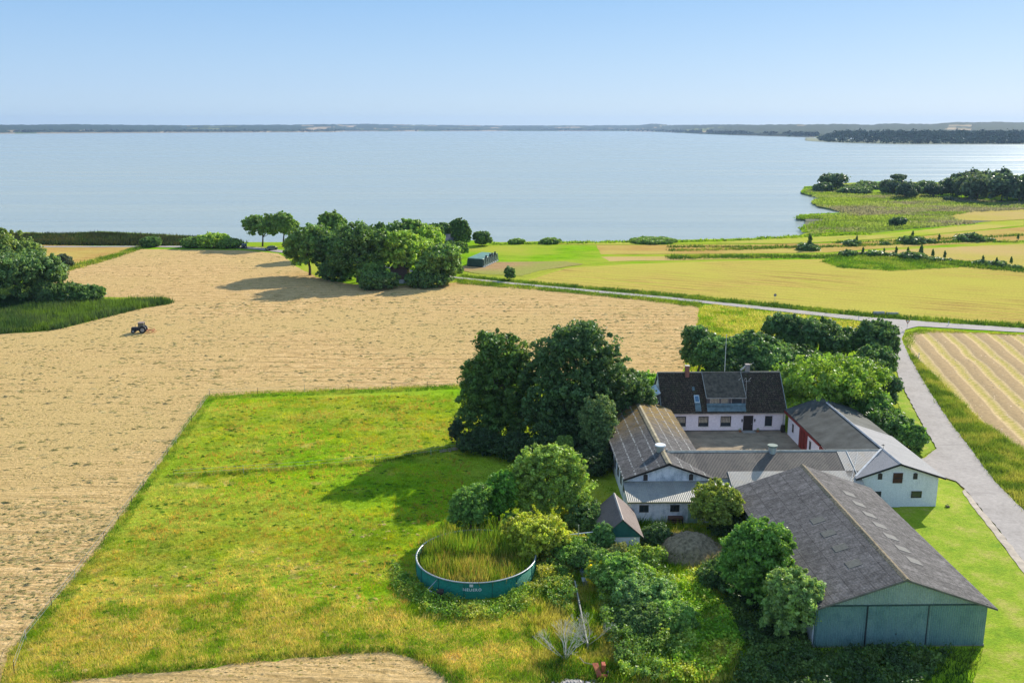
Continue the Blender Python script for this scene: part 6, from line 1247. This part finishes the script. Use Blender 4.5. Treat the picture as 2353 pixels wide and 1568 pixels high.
# ------------------------------------------------------------------ opposite shores
def interp(x, P): return np.interp(x, [q[0] for q in P], [q[1] for q in P])
WLN = [(-2500, 309), (0, 307.4), (250, 306), (765, 303.7), (790, 302.2), (1175, 301.3), (1430, 301.6), (1516, 303.3), (1626, 308.5), (1700, 311), (1860, 315.5), (2352, 318), (4500, 320)]
TPL = [(-2500, 288), (0, 288.5), (100, 288.2), (170, 286.8), (235, 288), (420, 289.5), (600, 288), (700, 287.2), (840, 285.4), (1000, 288), (1176, 289.5), (1330, 289), (1470, 288.5), (1495, 285), (1520, 286), (1545, 288.8), (1650, 288), (1719, 287.5), (1850, 288.6), (1942, 287.5), (2004, 289.5), (2034, 286.5), (2122, 287.5), (2181, 283.5), (2216, 283.5), (2257, 282.5), (2352, 284), (2600, 284), (4500, 286)]
cx_ = np.arange(-1700, 4000, 2.5); rowt = np.array([0, .01, .02, .05, .09, .14, .2, .27, .35, .45, .55, .66, .78, .9, 1.0])
gw = np.array([G(x, interp(x, WLN), -.9) for x in cx_]); dw = np.hypot(gw[:, 0], gw[:, 1]); top_ = CAMH + (292 - interp(cx_, TPL)) * dw * 1.12 / FPX
T_, D_ = np.meshgrid(rowt, dw); TP = np.repeat(top_[:, None], len(rowt), 1); dd_ = T_ * 1900 * (D_ / 8000 + .35)
PX = gw[:, :1] * (1 + dd_ / D_); PY = gw[:, 1:] * (1 + dd_ / D_); Z_ = np.where(T_ == 0, -1.0, TP * T_ ** .75)
wood = fbm(PX / 260, PY / 420, 71) > .32
wood = np.where(T_ < .03, fbm(PX / 150, PX * 0, 5) > .35, wood) & (T_ > 0); wood = np.where(T_ > .92, fbm(PX / 260, PY / 420, 71) > .30, wood)
wood = wood | ((cx_[:, None] > 2228) & (T_ > .25)); bm_ = fbm(PX / 26, PY / 60, 33); Z_ = Z_ + np.where(wood, 9 * bm_ + 2, 0)
fc_ = np.where((fbm(PX / 300 + 9, PY / 500, 15) > .42)[..., None], np.array([.46, .34, .2]), np.array([.2, .22, .07]))
C = np.where(wood[..., None], np.array([.030, .052, .028]) * (.7 + .7 * bm_)[..., None], fc_).reshape(-1, 3)
V = np.stack([PX, PY, Z_], -1).reshape(-1, 3)
n = len(rowt); m = len(cx_); idx = np.arange(n * m).reshape(m, n)
Fq = np.stack([idx[:-1, :-1], idx[1:, :-1], idx[1:, 1:], idx[:-1, 1:]], -1).reshape(-1, 4)
M['far'] = attr_mat('far_land', .95, 0, .05)
o = link('hills', np_mesh('hills', V, Fq, C), M['far']); o['kind'] = 'structure'
# wooded peninsula
PEN = [(1850, 323.6), (1876, 325.6), (1960, 329), (2076, 331.5), (2352, 331.5), (2800, 333), (3600, 336)]; W = [G(x, y, -.9) for x, y in PEN]
back = [(p[0] * 1.32, p[1] * 1.32) for p in reversed(W)]
sheet('peninsula', W + back, -.5, simple('peninsula_meadow', (.13, .15, .06), .95), px=False, step=25, amp=4)
rs = np.random.RandomState(77); n = 2600; cl = []
for i in range(n):
    x = rs.uniform(1882, 3500); y0 = interp(x, PEN); p = np.array(G(x, y0, -.9)); k = 1 + .02 + .27 * rs.uniform() ** 1.3
    k = max(k, 1.015 + (1 if x < 1900 else 0) * .02); p = p * k
    hgt = (6 + 20 * sstep(0, 60, x - 1876) * sstep(1.0, 1.12, k)) * rs.uniform(.8, 1.05); r = rs.uniform(6, 11)
    cl.append((p[0], p[1], max(2, hgt - r * .4), r))
cl = np.array(cl); o = link('peninsula_wood', leaf_mesh('peninsula_wood', cl, 34, 3.2, (.024, .042, .024), 8, .9, .3), M['far_leaf']); tag(o, 'dark wood covering the low peninsula across the water', 'wood', None, 'stuff')
# low trees fringing the opposite shore
cl = []
for i in range(2400):
    x = rs.uniform(-1200, 1880); y0 = interp(x, WLN); p = np.array(G(x, y0, -.9)); 
    if fbm(np.array([x / 60.]), np.array([3.]), 6)[0] < .42 and rs.uniform() < .8: continue
    k = 1.004 + .03 * rs.uniform(); r = rs.uniform(7, 13); p = p * k; cl.append((p[0], p[1], 4 + (k - 1) * 260, r))
o = link('shore_wood', leaf_mesh('shore_wood', np.array(cl), 16, 7, (.016, .028, .016), 9, .8, .3), M['far_leaf']); tag(o, 'thin belt of woods along the opposite shore', 'wood', None, 'stuff')

# ------------------------------------------------------------------ haze
hb_ = MB().box(-12900, 12900, -300, 13800, -3.0, 175).build('haze', None); hb_.data.materials.clear()
hm = bpy.data.materials.new('haze_air'); hm.use_nodes = True; nt = hm.node_tree; nt.nodes.remove(nt.nodes['Principled BSDF'])
pv = nt.nodes.new('ShaderNodeVolumePrincipled'); pv.inputs['Color'].default_value = (.42, .60, .88, 1); pv.inputs['Density'].default_value = 5.5e-5; pv.inputs['Anisotropy'].default_value = .2
nt.links.new(pv.outputs[0], nt.nodes['Material Output'].inputs['Volume']); hb_.data.materials.append(hm); hb_['kind'] = 'stuff'; hb_['label'] = 'thin summer haze over the lake'; hb_['category'] = 'haze'
